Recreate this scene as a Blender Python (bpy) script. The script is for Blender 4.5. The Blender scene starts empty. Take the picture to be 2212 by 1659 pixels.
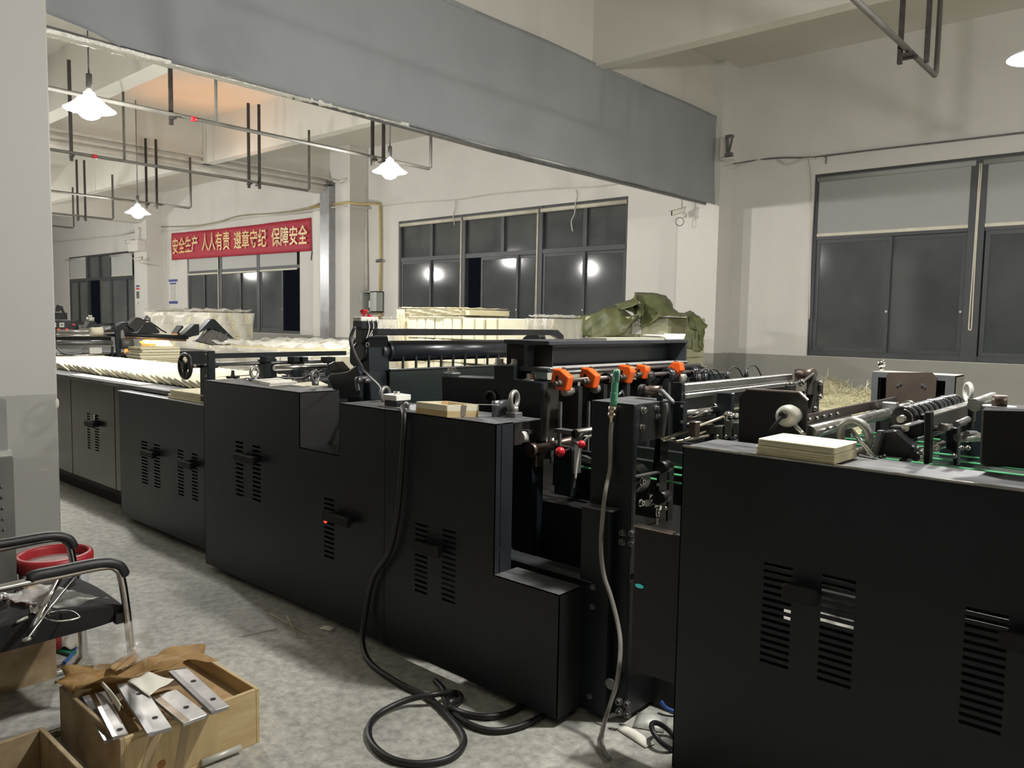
import bpy, math, random
from mathutils import Vector, Matrix
random.seed(7)
SC = bpy.context.scene
COL = SC.collection
# ---------------------------------------------------------------- camera
YAW, PIT, ROL, FPX, CAMH = math.radians(-41.5765), math.radians(4.52449), math.radians(-0.99592), 1688.19, 1.55
fw = Vector((math.sin(YAW)*math.cos(PIT), math.cos(YAW)*math.cos(PIT), -math.sin(PIT)))
ri = Vector((math.cos(YAW), -math.sin(YAW), 0)); dn = fw.cross(ri)
_c, _s = math.cos(ROL), math.sin(ROL)
R0, R1 = _c*ri + _s*dn, -_s*ri + _c*dn
cam = bpy.data.cameras.new('camera'); co = bpy.data.objects.new('camera', cam); COL.objects.link(co)
cam.sensor_width = 36; cam.lens = FPX/2212*36; cam.clip_start = 0.05; cam.clip_end = 200
co.matrix_world = Matrix(((R0.x, -R1.x, -fw.x, 0), (R0.y, -R1.y, -fw.y, 0), (R0.z, -R1.z, -fw.z, CAMH), (0, 0, 0, 1)))
SC.camera = co
# ---------------------------------------------------------------- world, exposure, lamps
w = bpy.data.worlds.new('night'); SC.world = w; w.use_nodes = True
w.node_tree.nodes['Background'].inputs[0].default_value = (0.05, 0.06, 0.09, 1)
w.node_tree.nodes['Background'].inputs[1].default_value = 0.10
SC.view_settings.view_transform = 'Standard'; SC.view_settings.look = 'None'
SC.view_settings.exposure = 0.0; SC.view_settings.gamma = 1.0
try: SC.view_settings.use_curve_mapping = False
except Exception: pass
LAMP_W = 268.0
LAMP_SPOTS = [(-7.5, 2.78, 3.36, 1), (-7.6, 6.25, 3.36, 1), (-14.28, 6.05, 3.36, 1), (-14.2, 2.6, 3.36, 1),
              (-1.1, 2.95, 3.36, 1.25), (-0.93, 6.25, 3.36, .9), (-21, 6.1, 3.36, 1), (-21, 2.7, 3.36, 1),
              (4.6, 2.95, 3.36, .8), (4.6, 6.25, 3.36, .8), (-27.6, 6.1, 3.36, 1), (-27.6, 2.7, 3.36, 1)]  # the last two, unseen, are added to brighten the far left end

def at(px, py, x=None, y=None, z=None):
    """Where the sight line through a measured point of the photograph (2212 x 1659) meets the plane x=, y= or z=."""
    d = R0*((px-1106)/FPX) + R1*((py-829.5)/FPX) + fw
    o = Vector((0, 0, CAMH))
    if x is not None: t = x/d.x
    elif y is not None: t = y/d.y
    else: t = (z-CAMH)/d.z
    return o + d*t

# ---------------------------------------------------------------- materials
def _n(nt, t, **k):
    n = nt.nodes.new(t)
    for a, b in k.items(): setattr(n, a, b)
    return n
def mat(name, col, rough=.5, metal=0., var=.12, scale=6., bump=0., bscale=40., spec=.5, col2=None, emit=0., trans=0., alpha=1., coat=0., rvar=.1, stretch=None):
    m = bpy.data.materials.new(name); m.use_nodes = True; nt = m.node_tree
    b = nt.nodes['Principled BSDF']; L = nt.links.new
    tc = _n(nt, 'ShaderNodeTexCoord'); src = tc.outputs['Object']
    if stretch:
        mp = _n(nt, 'ShaderNodeMapping'); mp.inputs['Scale'].default_value = stretch; L(src, mp.inputs[0]); src = mp.outputs[0]
    nz = _n(nt, 'ShaderNodeTexNoise'); nz.inputs['Scale'].default_value = scale; nz.inputs['Detail'].default_value = 6; L(src, nz.inputs['Vector'])
    rp = _n(nt, 'ShaderNodeValToRGB'); rp.color_ramp.elements[0].position = .3; rp.color_ramp.elements[1].position = .7
    c2 = col2 if col2 else tuple(min(1, c*(1+var)) for c in col)
    c1 = col if col2 else tuple(c*(1-var) for c in col)
    rp.color_ramp.elements[0].color = (*c1, 1); rp.color_ramp.elements[1].color = (*c2, 1)
    L(nz.outputs['Fac'], rp.inputs[0]); L(rp.outputs[0], b.inputs['Base Color'])
    mr = _n(nt, 'ShaderNodeMapRange'); mr.inputs['To Min'].default_value = max(.02, rough-rvar); mr.inputs['To Max'].default_value = min(1, rough+rvar)
    L(nz.outputs['Fac'], mr.inputs[0]); L(mr.outputs[0], b.inputs['Roughness'])
    b.inputs['Metallic'].default_value = metal; b.inputs['Specular IOR Level'].default_value = spec
    if bump:
        n2 = _n(nt, 'ShaderNodeTexNoise'); n2.inputs['Scale'].default_value = bscale; n2.inputs['Detail'].default_value = 4; L(src, n2.inputs['Vector'])
        bp = _n(nt, 'ShaderNodeBump'); bp.inputs['Strength'].default_value = bump; bp.inputs['Distance'].default_value = .01
        L(n2.outputs['Fac'], bp.inputs['Height']); L(bp.outputs[0], b.inputs['Normal'])
    if emit: b.inputs['Emission Color'].default_value = (*col, 1); b.inputs['Emission Strength'].default_value = emit
    if trans: b.inputs['Transmission Weight'].default_value = trans; b.inputs['IOR'].default_value = 1.3
    if alpha < 1: b.inputs['Alpha'].default_value = alpha
    if coat: b.inputs['Coat Weight'].default_value = coat; b.inputs['Coat Roughness'].default_value = .1
    return m
def zpaint(name, lo, hi, zsplit, rough=.6):
    """plaster painted in two colours, the lower one up to zsplit"""
    m = mat(name, hi, rough, var=.03, scale=2., bump=.06, bscale=90); nt = m.node_tree; b = nt.nodes['Principled BSDF']; L = nt.links.new
    tc = _n(nt, 'ShaderNodeTexCoord'); sp = _n(nt, 'ShaderNodeSeparateXYZ'); L(tc.outputs['Object'], sp.inputs[0])
    nz = _n(nt, 'ShaderNodeTexNoise'); nz.inputs['Scale'].default_value = 9; L(tc.outputs['Object'], nz.inputs['Vector'])
    ad = _n(nt, 'ShaderNodeMath', operation='MULTIPLY_ADD'); L(nz.outputs['Fac'], ad.inputs[0]); ad.inputs[1].default_value = .012; L(sp.outputs[2], ad.inputs[2])
    gt = _n(nt, 'ShaderNodeMath', operation='GREATER_THAN'); L(ad.outputs[0], gt.inputs[0]); gt.inputs[1].default_value = zsplit+.006
    mx = _n(nt, 'ShaderNodeMix', data_type='RGBA'); L(gt.outputs[0], mx.inputs[0]); mx.inputs[6].default_value = (*lo, 1)
    old = b.inputs['Base Color'].links[0].from_socket; L(old, mx.inputs[7])
    n3 = _n(nt, 'ShaderNodeTexNoise'); n3.inputs['Scale'].default_value = 3.; n3.inputs['Detail'].default_value = 8; L(tc.outputs['Object'], n3.inputs['Vector'])
    r3 = _n(nt, 'ShaderNodeValToRGB'); r3.color_ramp.elements[0].color = (*[c*.86 for c in lo], 1); r3.color_ramp.elements[1].color = (*[c*1.08 for c in lo], 1)
    L(n3.outputs['Fac'], r3.inputs[0]); L(r3.outputs[0], mx.inputs[6]); L(mx.outputs[2], b.inputs['Base Color'])
    return m
class M: pass
WHITE, DADO = (.68, .665, .625), (.33, .325, .295)
M.wall = zpaint('wall_paint', DADO, WHITE, 1.15)
M.column = zpaint('column_paint', (.45, .445, .42), (.585, .58, .555), 1.056)
M.ceil = mat('ceiling_paint', (.66, .64, .58), .8, var=.04, scale=1.2, bump=.05)
M.black = mat('machine_black', (.011, .0155, .0195), .40, var=.25, scale=3, bump=.05, bscale=220, spec=.36)
M.blackg = mat('machine_black_gloss', (.016, .017, .020), .26, var=.3, scale=4, bump=.03, bscale=120, spec=.6)
M.dark = mat('machine_interior', (.009, .0095, .011), .55, var=.3, scale=5)
M.steel = mat('bright_steel', (.62, .61, .58), .25, 1., var=.15, scale=20)
M.chrome = mat('chrome', (.72, .71, .69), .12, 1., var=.08, scale=12)
M.worn = mat('worn_top', (.055, .057, .062), .52, .2, col2=(.16, .165, .17), scale=9, bump=.04, stretch=(1, 3, 1))
M.brown = mat('browned_steel', (.10, .075, .06), .38, .7, col2=(.22, .17, .14), scale=12)
M.alu = mat('aluminium', (.62, .62, .60), .32, 1., var=.08, scale=30, stretch=(1, .05, 1))
M.pale = mat('pale_alloy', (.55, .55, .50), .45, .3, var=.12, scale=10)
M.orange = mat('orange_plastic', (.85, .12, .015), .35, var=.06, scale=8)
M.red = mat('red_plastic', (.55, .02, .03), .3, var=.1)
M.paper = mat('cream_paper', (.80, .76, .58), .75, var=.05, scale=8, bump=.12, bscale=60)
M.paperw = mat('white_paper', (.86, .84, .74), .7, var=.04, scale=8)
M.papere = mat('paper_edges', (.74, .68, .47), .8, var=.14, scale=20, bump=.25, bscale=30, stretch=(1, 1, 14))
M.rubber = mat('black_rubber', (.014, .014, .015), .45, var=.2, scale=10)
M.green = mat('mint_green_plastic', (.10, .36, .24), .35, var=.08)
M.zinc = mat('zinc_grey', (.27, .27, .245), .4, .5, var=.15)
M.belt = mat('green_belt', (.07, .34, .15), .4, var=.1, scale=15)
M.wood = mat('pine_board', (.50, .36, .17), .65, col2=(.66, .52, .28), scale=3, bump=.1, bscale=25, stretch=(1, 1, 9))
M.ply = mat('dirty_plywood', (.22, .15, .08), .7, col2=(.46, .36, .22), scale=7, bump=.15, bscale=30)
M.card = mat('cardboard', (.33, .20, .09), .75, col2=(.46, .31, .15), scale=6, bump=.12)
M.tarp = mat('olive_tarpaulin', (.115, .125, .048), .55, var=.25, scale=5, bump=.3, bscale=14)
M.fabric = mat('black_seat_fabric', (.010, .010, .012), .85, var=.3, scale=30, bump=.15, bscale=200)
M.greyc = mat('grey_curtain', (.315, .328, .345), .75, var=.06, scale=1.5, bump=.08, bscale=25)
M.frame = mat('window_frame_grey', (.062, .066, .072), .45, var=.08, scale=10)
M.glass = mat('dusty_night_glass', (.052, .059, .062), .08, var=.35, scale=.8, spec=.6, rvar=.04, col2=(.110, .118, .119))
M.blind = mat('roller_blind', (.36, .37, .36), .8, var=.04, scale=120)
M.blindw = mat('pale_roller_blind', (.52, .52, .50), .8, var=.04, scale=120)
M.trim = mat('blind_rail_cream', (.66, .63, .52), .5)
M.pvc = mat('white_pvc', (.62, .60, .54), .4)
M.yel = mat('yellowed_pipe', (.52, .40, .17), .45); M.bundle = mat('old_cable_sheath', (.36, .31, .20), .5)
M.ecab = mat('brownish_grey_sheet', (.075, .071, .06), .22, .85, var=.2, scale=2.5, bump=.03, bscale=90)  # brownish grey, paler and glossier than the machine black
M.pipe = mat('grey_pipe', (.12, .115, .10), .6, 0., var=.2)
M.angle = mat('dark_angle_iron', (.035, .028, .024), .55, .2, var=.5, scale=25)
M.bannerm = mat('red_banner_cloth', (.46, .028, .055), .6, var=.1, scale=3, bump=.15, bscale=8)
M.gold = mat('gold_lettering', (.78, .47, .11), .45, .2, col2=(.90, .78, .50), scale=.55)
M.greyb = mat('grey_steel_box', (.40, .42, .39), .45, .1, var=.08)
M.film = None
M.wht = mat('white_plastic', (.75, .74, .68), .4, var=.05)
M.cam = mat('camera_shell', (.62, .60, .52), .4, var=.08)
M.blue = mat('blue_print', (.04, .06, .28), .5); M.redp = mat('red_print', (.6, .05, .05), .5)
M.blk = mat('matt_black', (.006, .006, .006), .7)
M.grit = mat('grey_metal', (.20, .20, .20), .4, .6, var=.2, scale=14)
M.blade = mat('ground_steel_blade', (.50, .48, .46), .48, .55, col2=(.30, .295, .29), scale=9, bump=.06)
M.fire = mat('hot_light', (1., .55, .18), .5, emit=9.); M.bulb = mat('lit_bulb', (1., .97, .90), .5, emit=60.)
M.led = mat('red_indicator', (1., .03, .01), .5, emit=4.); M.teal = mat('teal_reflection', (.05, .42, .40), .5, emit=.35)
M.straw = mat('paper_shreds', (.80, .76, .54), .8, var=.12)
def film(name, a, tint=(.9, .9, .86)):
    m = mat(name, tint, .12, var=.05, scale=5, bump=1., bscale=18, spec=.8, rvar=.05); m.node_tree.nodes['Principled BSDF'].inputs['Alpha'].default_value = a; return m
M.film = film('clear_wrap', .34); M.bag = film('clear_bag', .16); M.filmy = film('creamy_wrap', .55, (.86, .80, .58))
M.shade = mat('enamel_shade', (.75, .74, .70), .4, var=.05)
def translucent(m, f):
    nt = m.node_tree; o = nt.nodes['Material Output']; b = nt.nodes['Principled BSDF']; t = nt.nodes.new('ShaderNodeBsdfTranslucent'); t.inputs[0].default_value = (.9, .88, .82, 1)
    x = nt.nodes.new('ShaderNodeMixShader'); x.inputs[0].default_value = f; nt.links.new(b.outputs[0], x.inputs[1]); nt.links.new(t.outputs[0], x.inputs[2]); nt.links.new(x.outputs[0], o.inputs[0])
translucent(M.shade, .5); M.shade2 = mat('aluminium_shade', (.50, .50, .47), .45, .3)
def concrete():
    m = mat('concrete_floor', (.33, .325, .30), .62, col2=(.53, .52, .48), scale=1.3, bump=.12, bscale=35, rvar=.14); nt = m.node_tree; b = nt.nodes['Principled BSDF']; L = nt.links.new
    tc = _n(nt, 'ShaderNodeTexCoord'); n2 = _n(nt, 'ShaderNodeTexNoise'); n2.inputs['Scale'].default_value = 24; n2.inputs['Detail'].default_value = 8; n2.inputs['Roughness'].default_value = .7
    L(tc.outputs['Object'], n2.inputs['Vector'])
    r2 = _n(nt, 'ShaderNodeValToRGB'); r2.color_ramp.elements[0].position = .35; r2.color_ramp.elements[0].color = (.62, .62, .62, 1); r2.color_ramp.elements[1].position = .68; r2.color_ramp.elements[1].color = (1.25, 1.25, 1.2, 1)
    L(n2.outputs['Fac'], r2.inputs[0])
    mx = _n(nt, 'ShaderNodeMix', data_type='RGBA', blend_type='MULTIPLY'); mx.inputs[0].default_value = 1
    old = b.inputs['Base Color'].links[0].from_socket; L(old, mx.inputs[6]); L(r2.outputs[0], mx.inputs[7]); L(mx.outputs[2], b.inputs['Base Color'])
    return m
M.floor = concrete()

# ---------------------------------------------------------------- mesh builder
def vec(p): return Vector(p)
def frame_of(d):
    d = Vector(d).normalized(); a = Vector((0, 0, 1)) if abs(d.z) < .95 else Vector((1, 0, 0))
    u = d.cross(a).normalized(); return u, u.cross(d).normalized(), d
class MB:
    def __init__(s): s.v, s.f, s.sm = [], [], []
    def face(s, idx, smooth=False): s.f.append(tuple(idx)); s.sm.append(smooth)
    def add(s, pts): n = len(s.v); s.v += [Vector(p) for p in pts]; return n
    def hexa(s, P):
        n = s.add(P)
        for q in ((0, 3, 2, 1), (4, 5, 6, 7), (0, 1, 5, 4), (1, 2, 6, 5), (2, 3, 7, 6), (3, 0, 4, 7)): s.face([n+i for i in q])
        return s
    def box(s, x0, x1, y0, y1, z0, z1):
        x0, x1 = sorted((x0, x1)); y0, y1 = sorted((y0, y1)); z0, z1 = sorted((z0, z1))
        return s.hexa([(x0, y0, z0), (x1, y0, z0), (x1, y1, z0), (x0, y1, z0), (x0, y0, z1), (x1, y0, z1), (x1, y1, z1), (x0, y1, z1)])
    def obox(s, c, size, rot=None):
        c = Vector(c); a, b, h = [k/2 for k in size]; P = [(-a, -b, -h), (a, -b, -h), (a, b, -h), (-a, b, -h), (-a, -b, h), (a, -b, h), (a, b, h), (-a, b, h)]
        return s.hexa([c + (rot @ Vector(p) if rot else Vector(p)) for p in P])
    def bar(s, p0, p1, wd, ht, up=(0, 0, 1)):
        p0, p1 = Vector(p0), Vector(p1); d = (p1-p0).normalized(); u = d.cross(Vector(up))
        if u.length < 1e-4: u = d.cross(Vector((1, 0, 0)))
        u = u.normalized()*wd/2; v = u.normalized().cross(d)*ht/2
        return s.hexa([p0-u-v, p0+u-v, p1+u-v, p1-u-v, p0-u+v, p0+u+v, p1+u+v, p1-u+v])
    def cyl(s, p0, p1, r, n=14, r2=None, caps=True):
        p0, p1 = Vector(p0), Vector(p1); r2 = r if r2 is None else r2; u, v, d = frame_of(p1-p0)
        ring = [(math.cos(2*math.pi*i/n), math.sin(2*math.pi*i/n)) for i in range(n)]
        a = s.add([p0 + (u*c+v*k)*r for c, k in ring]); b = s.add([p1 + (u*c+v*k)*r2 for c, k in ring])
        for i in range(n): j = (i+1) % n; s.face((a+i, a+j, b+j, b+i), True)
        if caps: s.face([a+i for i in range(n)][::-1]); s.face([b+i for i in range(n)])
        return s
    def tube(s, pts, r, n=8, closed=False):
        pts = [Vector(p) for p in pts]; m = len(pts); rings = []; pu = None
        for i, p in enumerate(pts):
            if closed: t = pts[(i+1) % m]-pts[i-1]
            else: t = pts[min(i+1, m-1)]-pts[max(i-1, 0)]
            t.normalize()
            if pu is None: u = frame_of(t)[0]
            else: u = (pu - t*pu.dot(t)).normalized()
            pu = u; v = t.cross(u); rr = r[i] if isinstance(r, (list, tuple)) else r
            rings.append(s.add([p + (u*math.cos(2*math.pi*k/n)+v*math.sin(2*math.pi*k/n))*rr for k in range(n)]))
        for i in range(m if closed else m-1):
            a, b = rings[i], rings[(i+1) % m]
            for k in range(n): j = (k+1) % n; s.face((a+k, a+j, b+j, b+k), True)
        if not closed: s.face([rings[0]+k for k in range(n)][::-1]); s.face([rings[-1]+k for k in range(n)])
        return s
    def prism(s, poly, axis, a, b):
        """poly: points in the two other axes (x,z for axis y; y,z for axis x; x,y for axis z)"""
        def P(p, t): return {'y': (p[0], t, p[1]), 'x': (t, p[0], p[1]), 'z': (p[0], p[1], t)}[axis]
        n = len(poly); i0 = s.add([P(p, a) for p in poly]); i1 = s.add([P(p, b) for p in poly])
        s.face([i0+i for i in range(n)][::-1]); s.face([i1+i for i in range(n)])
        for i in range(n): j = (i+1) % n; s.face((i0+i, i0+j, i1+j, i1+i))
        return s
    def lathe(s, prof, o, d=(0, 0, 1), n=24, smooth=True):
        u, v, d = frame_of(d); o = Vector(o); R = []
        for r, h in prof: R.append(s.add([o + d*h + (u*math.cos(2*math.pi*k/n)+v*math.sin(2*math.pi*k/n))*max(r, 1e-4) for k in range(n)]))
        for a, b in zip(R, R[1:]):
            for k in range(n): j = (k+1) % n; s.face((a+k, a+j, b+j, b+k), smooth)
        return s
    def torus(s, c, axis, R, r, n=20, m=8, a0=0, a1=2*math.pi):
        u, v, d = frame_of(axis); c = Vector(c); full = abs(a1-a0-2*math.pi) < 1e-6
        pts = [c + (u*math.cos(a0+(a1-a0)*i/n)+v*math.sin(a0+(a1-a0)*i/n))*R for i in range(n if full else n+1)]
        return s.tube(pts, r, m, full)
    def sphere(s, c, r, n=12, m=8, sc=(1, 1, 1)):
        c = Vector(c); R = []
        for i in range(m+1):
            t = math.pi*i/m; R.append(s.add([c+Vector((math.cos(2*math.pi*k/n)*math.sin(t)*r*sc[0]+1e-5*k, math.sin(2*math.pi*k/n)*math.sin(t)*r*sc[1], math.cos(t)*r*sc[2])) for k in range(n)]))
        for a, b in zip(R, R[1:]):
            for k in range(n): j = (k+1) % n; s.face((b+k, b+j, a+j, a+k), True)
        return s
    def grid(s, fn, nu, nv, smooth=True):
        n = s.add([fn(i/nu, j/nv) for j in range(nv+1) for i in range(nu+1)])
        for j in range(nv):
            for i in range(nu): a = n+j*(nu+1)+i; s.face((a, a+1, a+nu+2, a+nu+1), smooth)
        return s
    def holed(s, x0, x1, z0, z1, y, th, holes, axis='y'):
        """a sheet th thick with rectangular holes, facing -y (or +x for axis 'x', where x is y)"""
        xs = sorted({x0, x1, *[k for h in holes for k in h[:2] if x0 < k < x1]}); zs = sorted({z0, z1, *[k for h in holes for k in h[2:] if z0 < k < z1]})
        def inh(a, b): return any(h[0] < a < h[1] and h[2] < b < h[3] for h in holes)
        idx = {}
        def V(i, j, k):
            key = (i, j, k)
            if key not in idx:
                t = y+th*k; idx[key] = s.add([(xs[i], t, zs[j]) if axis == 'y' else (t, xs[i], zs[j])])
            return idx[key]
        full = {(i, j): not inh((xs[i]+xs[i+1])/2, (zs[j]+zs[j+1])/2) for i in range(len(xs)-1) for j in range(len(zs)-1)}
        for (i, j), f in full.items():
            if not f: continue
            s.face((V(i, j, 0), V(i+1, j, 0), V(i+1, j+1, 0), V(i, j+1, 0))); s.face((V(i, j, 1), V(i, j+1, 1), V(i+1, j+1, 1), V(i+1, j, 1)))
            if not full.get((i-1, j)): s.face((V(i, j, 0), V(i, j+1, 0), V(i, j+1, 1), V(i, j, 1)))
            if not full.get((i+1, j)): s.face((V(i+1, j, 0), V(i+1, j, 1), V(i+1, j+1, 1), V(i+1, j+1, 0)))
            if not full.get((i, j-1)): s.face((V(i, j, 0), V(i, j, 1), V(i+1, j, 1), V(i+1, j, 0)))
            if not full.get((i, j+1)): s.face((V(i, j+1, 0), V(i+1, j+1, 0), V(i+1, j+1, 1), V(i, j+1, 1)))
        return s
    def mesh(s, name, m, off=(0, 0, 0)):
        off = Vector(off); me = bpy.data.meshes.new(name); me.from_pydata([v-off for v in s.v], [], s.f)
        me.polygons.foreach_set('use_smooth', s.sm); me.materials.append(m); me.update(); return me
    def build(s, name, m, parent=None, bevel=0., seg=1, solid=0., fixn=True):
        if parent is not None: off = root_loc(parent)
        else:
            xs = [v.x for v in s.v]; ys = [v.y for v in s.v]; zs = [v.z for v in s.v]
            off = Vector(((min(xs)+max(xs))/2, (min(ys)+max(ys))/2, min(zs)))
        me = s.mesh(name, m, off); o = bpy.data.objects.new(name, me); COL.objects.link(o)
        if parent is None: o.location = off
        else: o.parent = parent
        if solid: md = o.modifiers.new('thickness', 'SOLIDIFY'); md.thickness = solid; md.offset = 0
        if bevel: md = o.modifiers.new('edges', 'BEVEL'); md.width = bevel; md.segments = seg; md.limit_method = 'ANGLE'; md.angle_limit = .6
        return o
def root_loc(o):
    while o.parent: o = o.parent
    return o.location.copy()
def tag(o, label, cat, group=None, kind=None):
    o['label'] = label; o['category'] = cat
    if group: o['group'] = group
    if kind: o['kind'] = kind
    return o
def thing(name, label, cat, loc=(0, 0, 0), group=None):
    o = bpy.data.objects.new(name, None); COL.objects.link(o); o.location = loc; o.empty_display_size = .1
    return tag(o, label, cat, group)
def struct(o): o['kind'] = 'structure'; return o
_cache = {}
def inst(key, maker, m, name, parent, loc, d=(0, 0, 1)):
    """a part that shares its mesh with others of its kind; the mesh is made along +z"""
    if key not in _cache: _cache[key] = maker().mesh(name, m)
    o = bpy.data.objects.new(name, _cache[key]); COL.objects.link(o); o.parent = parent
    o.location = Vector(loc)-root_loc(parent); o.rotation_mode = 'QUATERNION'; o.rotation_quaternion = Vector((0, 0, 1)).rotation_difference(Vector(d))
    return o
def bolt_mesh(r):
    def f():
        b = MB().lathe([(0.0, 0), (r*1.35, 0), (r*1.35, r*.25), (r, r*.25), (r, r*1.2), (r*.9, r*1.3), (r*.55, r*1.3), (r*.5, r*.8), (0, r*.8)], (0, 0, 0), n=14, smooth=False); return b
    return f
def bolt(parent, loc, d=(0, -1, 0), r=.012, m=None, name='bolt'):
    m = m or M.steel
    return inst(('bolt', round(r, 4), m.name), bolt_mesh(r), m, name, parent, loc, d)
def eyebolt(parent, loc, R=.03, r=.009, yaw=0., m=None):
    m = m or M.zinc; b = MB(); x, y, z = loc
    b.cyl((x, y, z), (x, y, z+R*.7), r*1.9, 12); b.torus((x, y, z+R*1.6), (math.cos(yaw), math.sin(yaw), 0), R, r, 20, 8)
    return b.build('eye_bolt', m, parent)
def smoothpath(pts, k=6):
    pts = [Vector(p) for p in pts]; out = []
    for i in range(len(pts)-1):
        p0, p1, p2, p3 = pts[max(i-1, 0)], pts[i], pts[i+1], pts[min(i+2, len(pts)-1)]
        for j in range(k):
            t = j/k; out.append(.5*((2*p1)+(p2-p0)*t+(2*p0-5*p1+4*p2-p3)*t*t+(3*p1-p0-3*p2+p3)*t*t*t))
    return out+[pts[-1]]
# ================================================================ the setting
YW = 10.95                       # inner face of the window wall
XC = -5.45                       # plane of the grey curtain
WIN = {1: (-31.95, -26.2, 1.16, 3.66), 2: (-22.57, -16.72, 1.16, 3.66), 3: (-13.02, -7.24, 1.16, 3.64), 4: (-4.20, 1.60, 1.155, 3.65)}
struct(MB().box(-38, 14, -14, 11.3, -.2, 0).build('floor', M.floor))
struct(MB().box(-38, 14, -14, 11.3, 5.3, 5.5).build('ceiling', M.ceil))
wb = struct(MB().holed(-38, 14, 0, 5.3, YW, .24, [(a, b, c, d) for a, b, c, d in WIN.values()]).build('wall_back', M.wall))
struct(MB().box(-38.2, -38, -14, 11.3, 0, 5.3).build('wall_left', M.wall))
struct(MB().box(14, 14.2, -14, 11.3, 0, 5.3).build('wall_right', M.wall))
struct(MB().box(-38, 14, -14.2, -14, 0, 5.3).build('wall_front', M.wall))
# concrete frame: secondary beams along X, main beams along Y, wall pillars
k = 1
for y in (-2.0, 1.15, 4.35, 7.55):
    for xa, xb in ((-38, -24.8), (-24.4, -15.2), (-14.8, -5.85), (-5.5, 14)):
        struct(MB().box(xa, xb, y-.12 if y < 7 else y-.05, y+.13, 4.5, 5.3).build('trim_beam_%d' % k, M.ceil)); k += 1
for x0, x1 in ((-24.8, -24.4), (-15.2, -14.8), (-5.85, -5.5)):
    struct(MB().box(x0, x1, -14, YW, 4.36, 5.3).build('trim_beam_%d' % k, M.ceil)); k += 1
for k, (x0, x1, y0) in enumerate(((-6.014, -5.36, 10.45), (-15.45, -14.07, 10.47), (-24.9, -24.1, 10.45)), 1):
    struct(MB().box(x0, x1, y0, YW, 0, 5.3).build('trim_pillar_%d' % k, M.wall))
colm = struct(MB().box(-5.95, -5.35, 1.15, 1.752, 0, 5.3).build('trim_column_1', M.column, bevel=.008))
for y in (1.655, 1.675):
    MB().obox((-5.348, y, .585), (.004, .012, .006)).build('paint_chip', M.wht, colm)
MB().sphere((-5.353, 1.748, .995), .022, 10, 8, (.25, .6, 1.4)).build('paint_chip', M.wht, colm)

def window(n, sections, transom, yg=11.03):
    X0, X1, Z0, Z1 = WIN[n]
    root = bpy.data.objects.new('window_%d' % n, None); COL.objects.link(root); root.location = ((X0+X1)/2, yg, Z0); struct(root)
    f = MB(); t = .055
    f.box(X0, X1, yg-.05, yg+.05, Z0, Z0+.075).box(X0, X1, yg-.05, yg+.05, Z1-t, Z1).box(X0, X0+t, yg-.05, yg+.05, Z0+.075, Z1-t).box(X1-t, X1, yg-.05, yg+.05, Z0+.075, Z1-t)
    f.build('window_frame', M.frame, root, bevel=.004)
    for i, (xa, xb, ups, lows) in enumerate(sections):
        if i: MB().box(sections[i-1][1], xa, yg-.06, yg+.05, Z0, Z1).build('mullion', M.frame, root, bevel=.004)
        MB().box(xa, xb, yg-.05, yg+.045, transom-.045, transom+.045).build('transom', M.frame, root, bevel=.004)
        ed = [xa]+list(ups)+[xb]
        for a, b in zip(ed, ed[1:]):
            if a != xa: MB().box(a-.04, a+.04, yg-.04, yg+.04, transom+.04, Z1-.04).build('mullion', M.frame, root)
            MB().box(a+.01, b-.01, yg+.01, yg+.018, transom+.03, Z1-.03).build('pane', M.glass, root)
        for a, b, d in lows:
            y = yg-.028+.03*d; g = .05
            if a is None: continue
            s = MB().box(a, b, y-.014, y+.014, Z0+.06, Z0+.06+g*1.3).box(a, b, y-.014, y+.014, transom-.045-g, transom-.035).box(a, a+g, y-.014, y+.014, Z0+.06+g*1.3, transom-.045-g).box(b-g, b, y-.014, y+.014, Z0+.06+g*1.3, transom-.045-g).build('sash', M.frame, root)
            MB().box(a+g-.01, b-g+.01, y-.004, y+.003, Z0+.1, transom-.07).build('pane', M.glass, s)
            MB().cyl((b-g/2, y-.014, Z0+.62), (b-g/2, y-.03, Z0+.62), .016, 10).build('latch', M.pale, s)
    return root
def X(px, py=600): return at(px, py, y=11.03).x
window(1, [(-31.9, X(191)-.06, [], [(-31.85, X(171), 0), (X(169), X(191)-.07, 1)]), (X(191)+.06, X(243)-.06, [X(217)], [(X(218), X(241), 0)]), (X(243)+.06, -26.25, [], [(X(245), X(276), 0), (X(274), -26.28, 1)])], 2.81)
window(2, [(-22.5, X(481)-.07, [], [(-22.48, X(445), 0), (X(441), X(480), 1)]), (X(481)+.07, X(562)-.07, [], [(X(484), X(523), 0), (X(521), X(560), 1)]), (X(562)+.07, -16.78, [], [(X(566), X(614), 0)])], 2.83)
window(3, [(-12.98, X(1003)-.06, [X(934)], [(-12.95, X(934), 0), (X(930), X(1001), 1)]), (X(1003)+.07, X(1168)-.07, [X(1087)], [(X(1042), X(1122), 0), (X(1085), X(1163), 1)]), (X(1168)+.07, -7.28, [X(1264)], [(X(1176), X(1266), 0), (X(1260), -7.3, 1)])], 2.83)
window(4, [(-4.15, X(2104)-.09, [], [(-4.14, X(1925), 0), (X(1918), X(2085), 1)]), (X(2104)+.09, -.24, [], [(X(2125), X(2250), 0), (X(2240), -.25, 1)]), (-.06, 1.55, [], [(-.05, .78, 0), (.72, 1.54, 1)])], 2.80)

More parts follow.
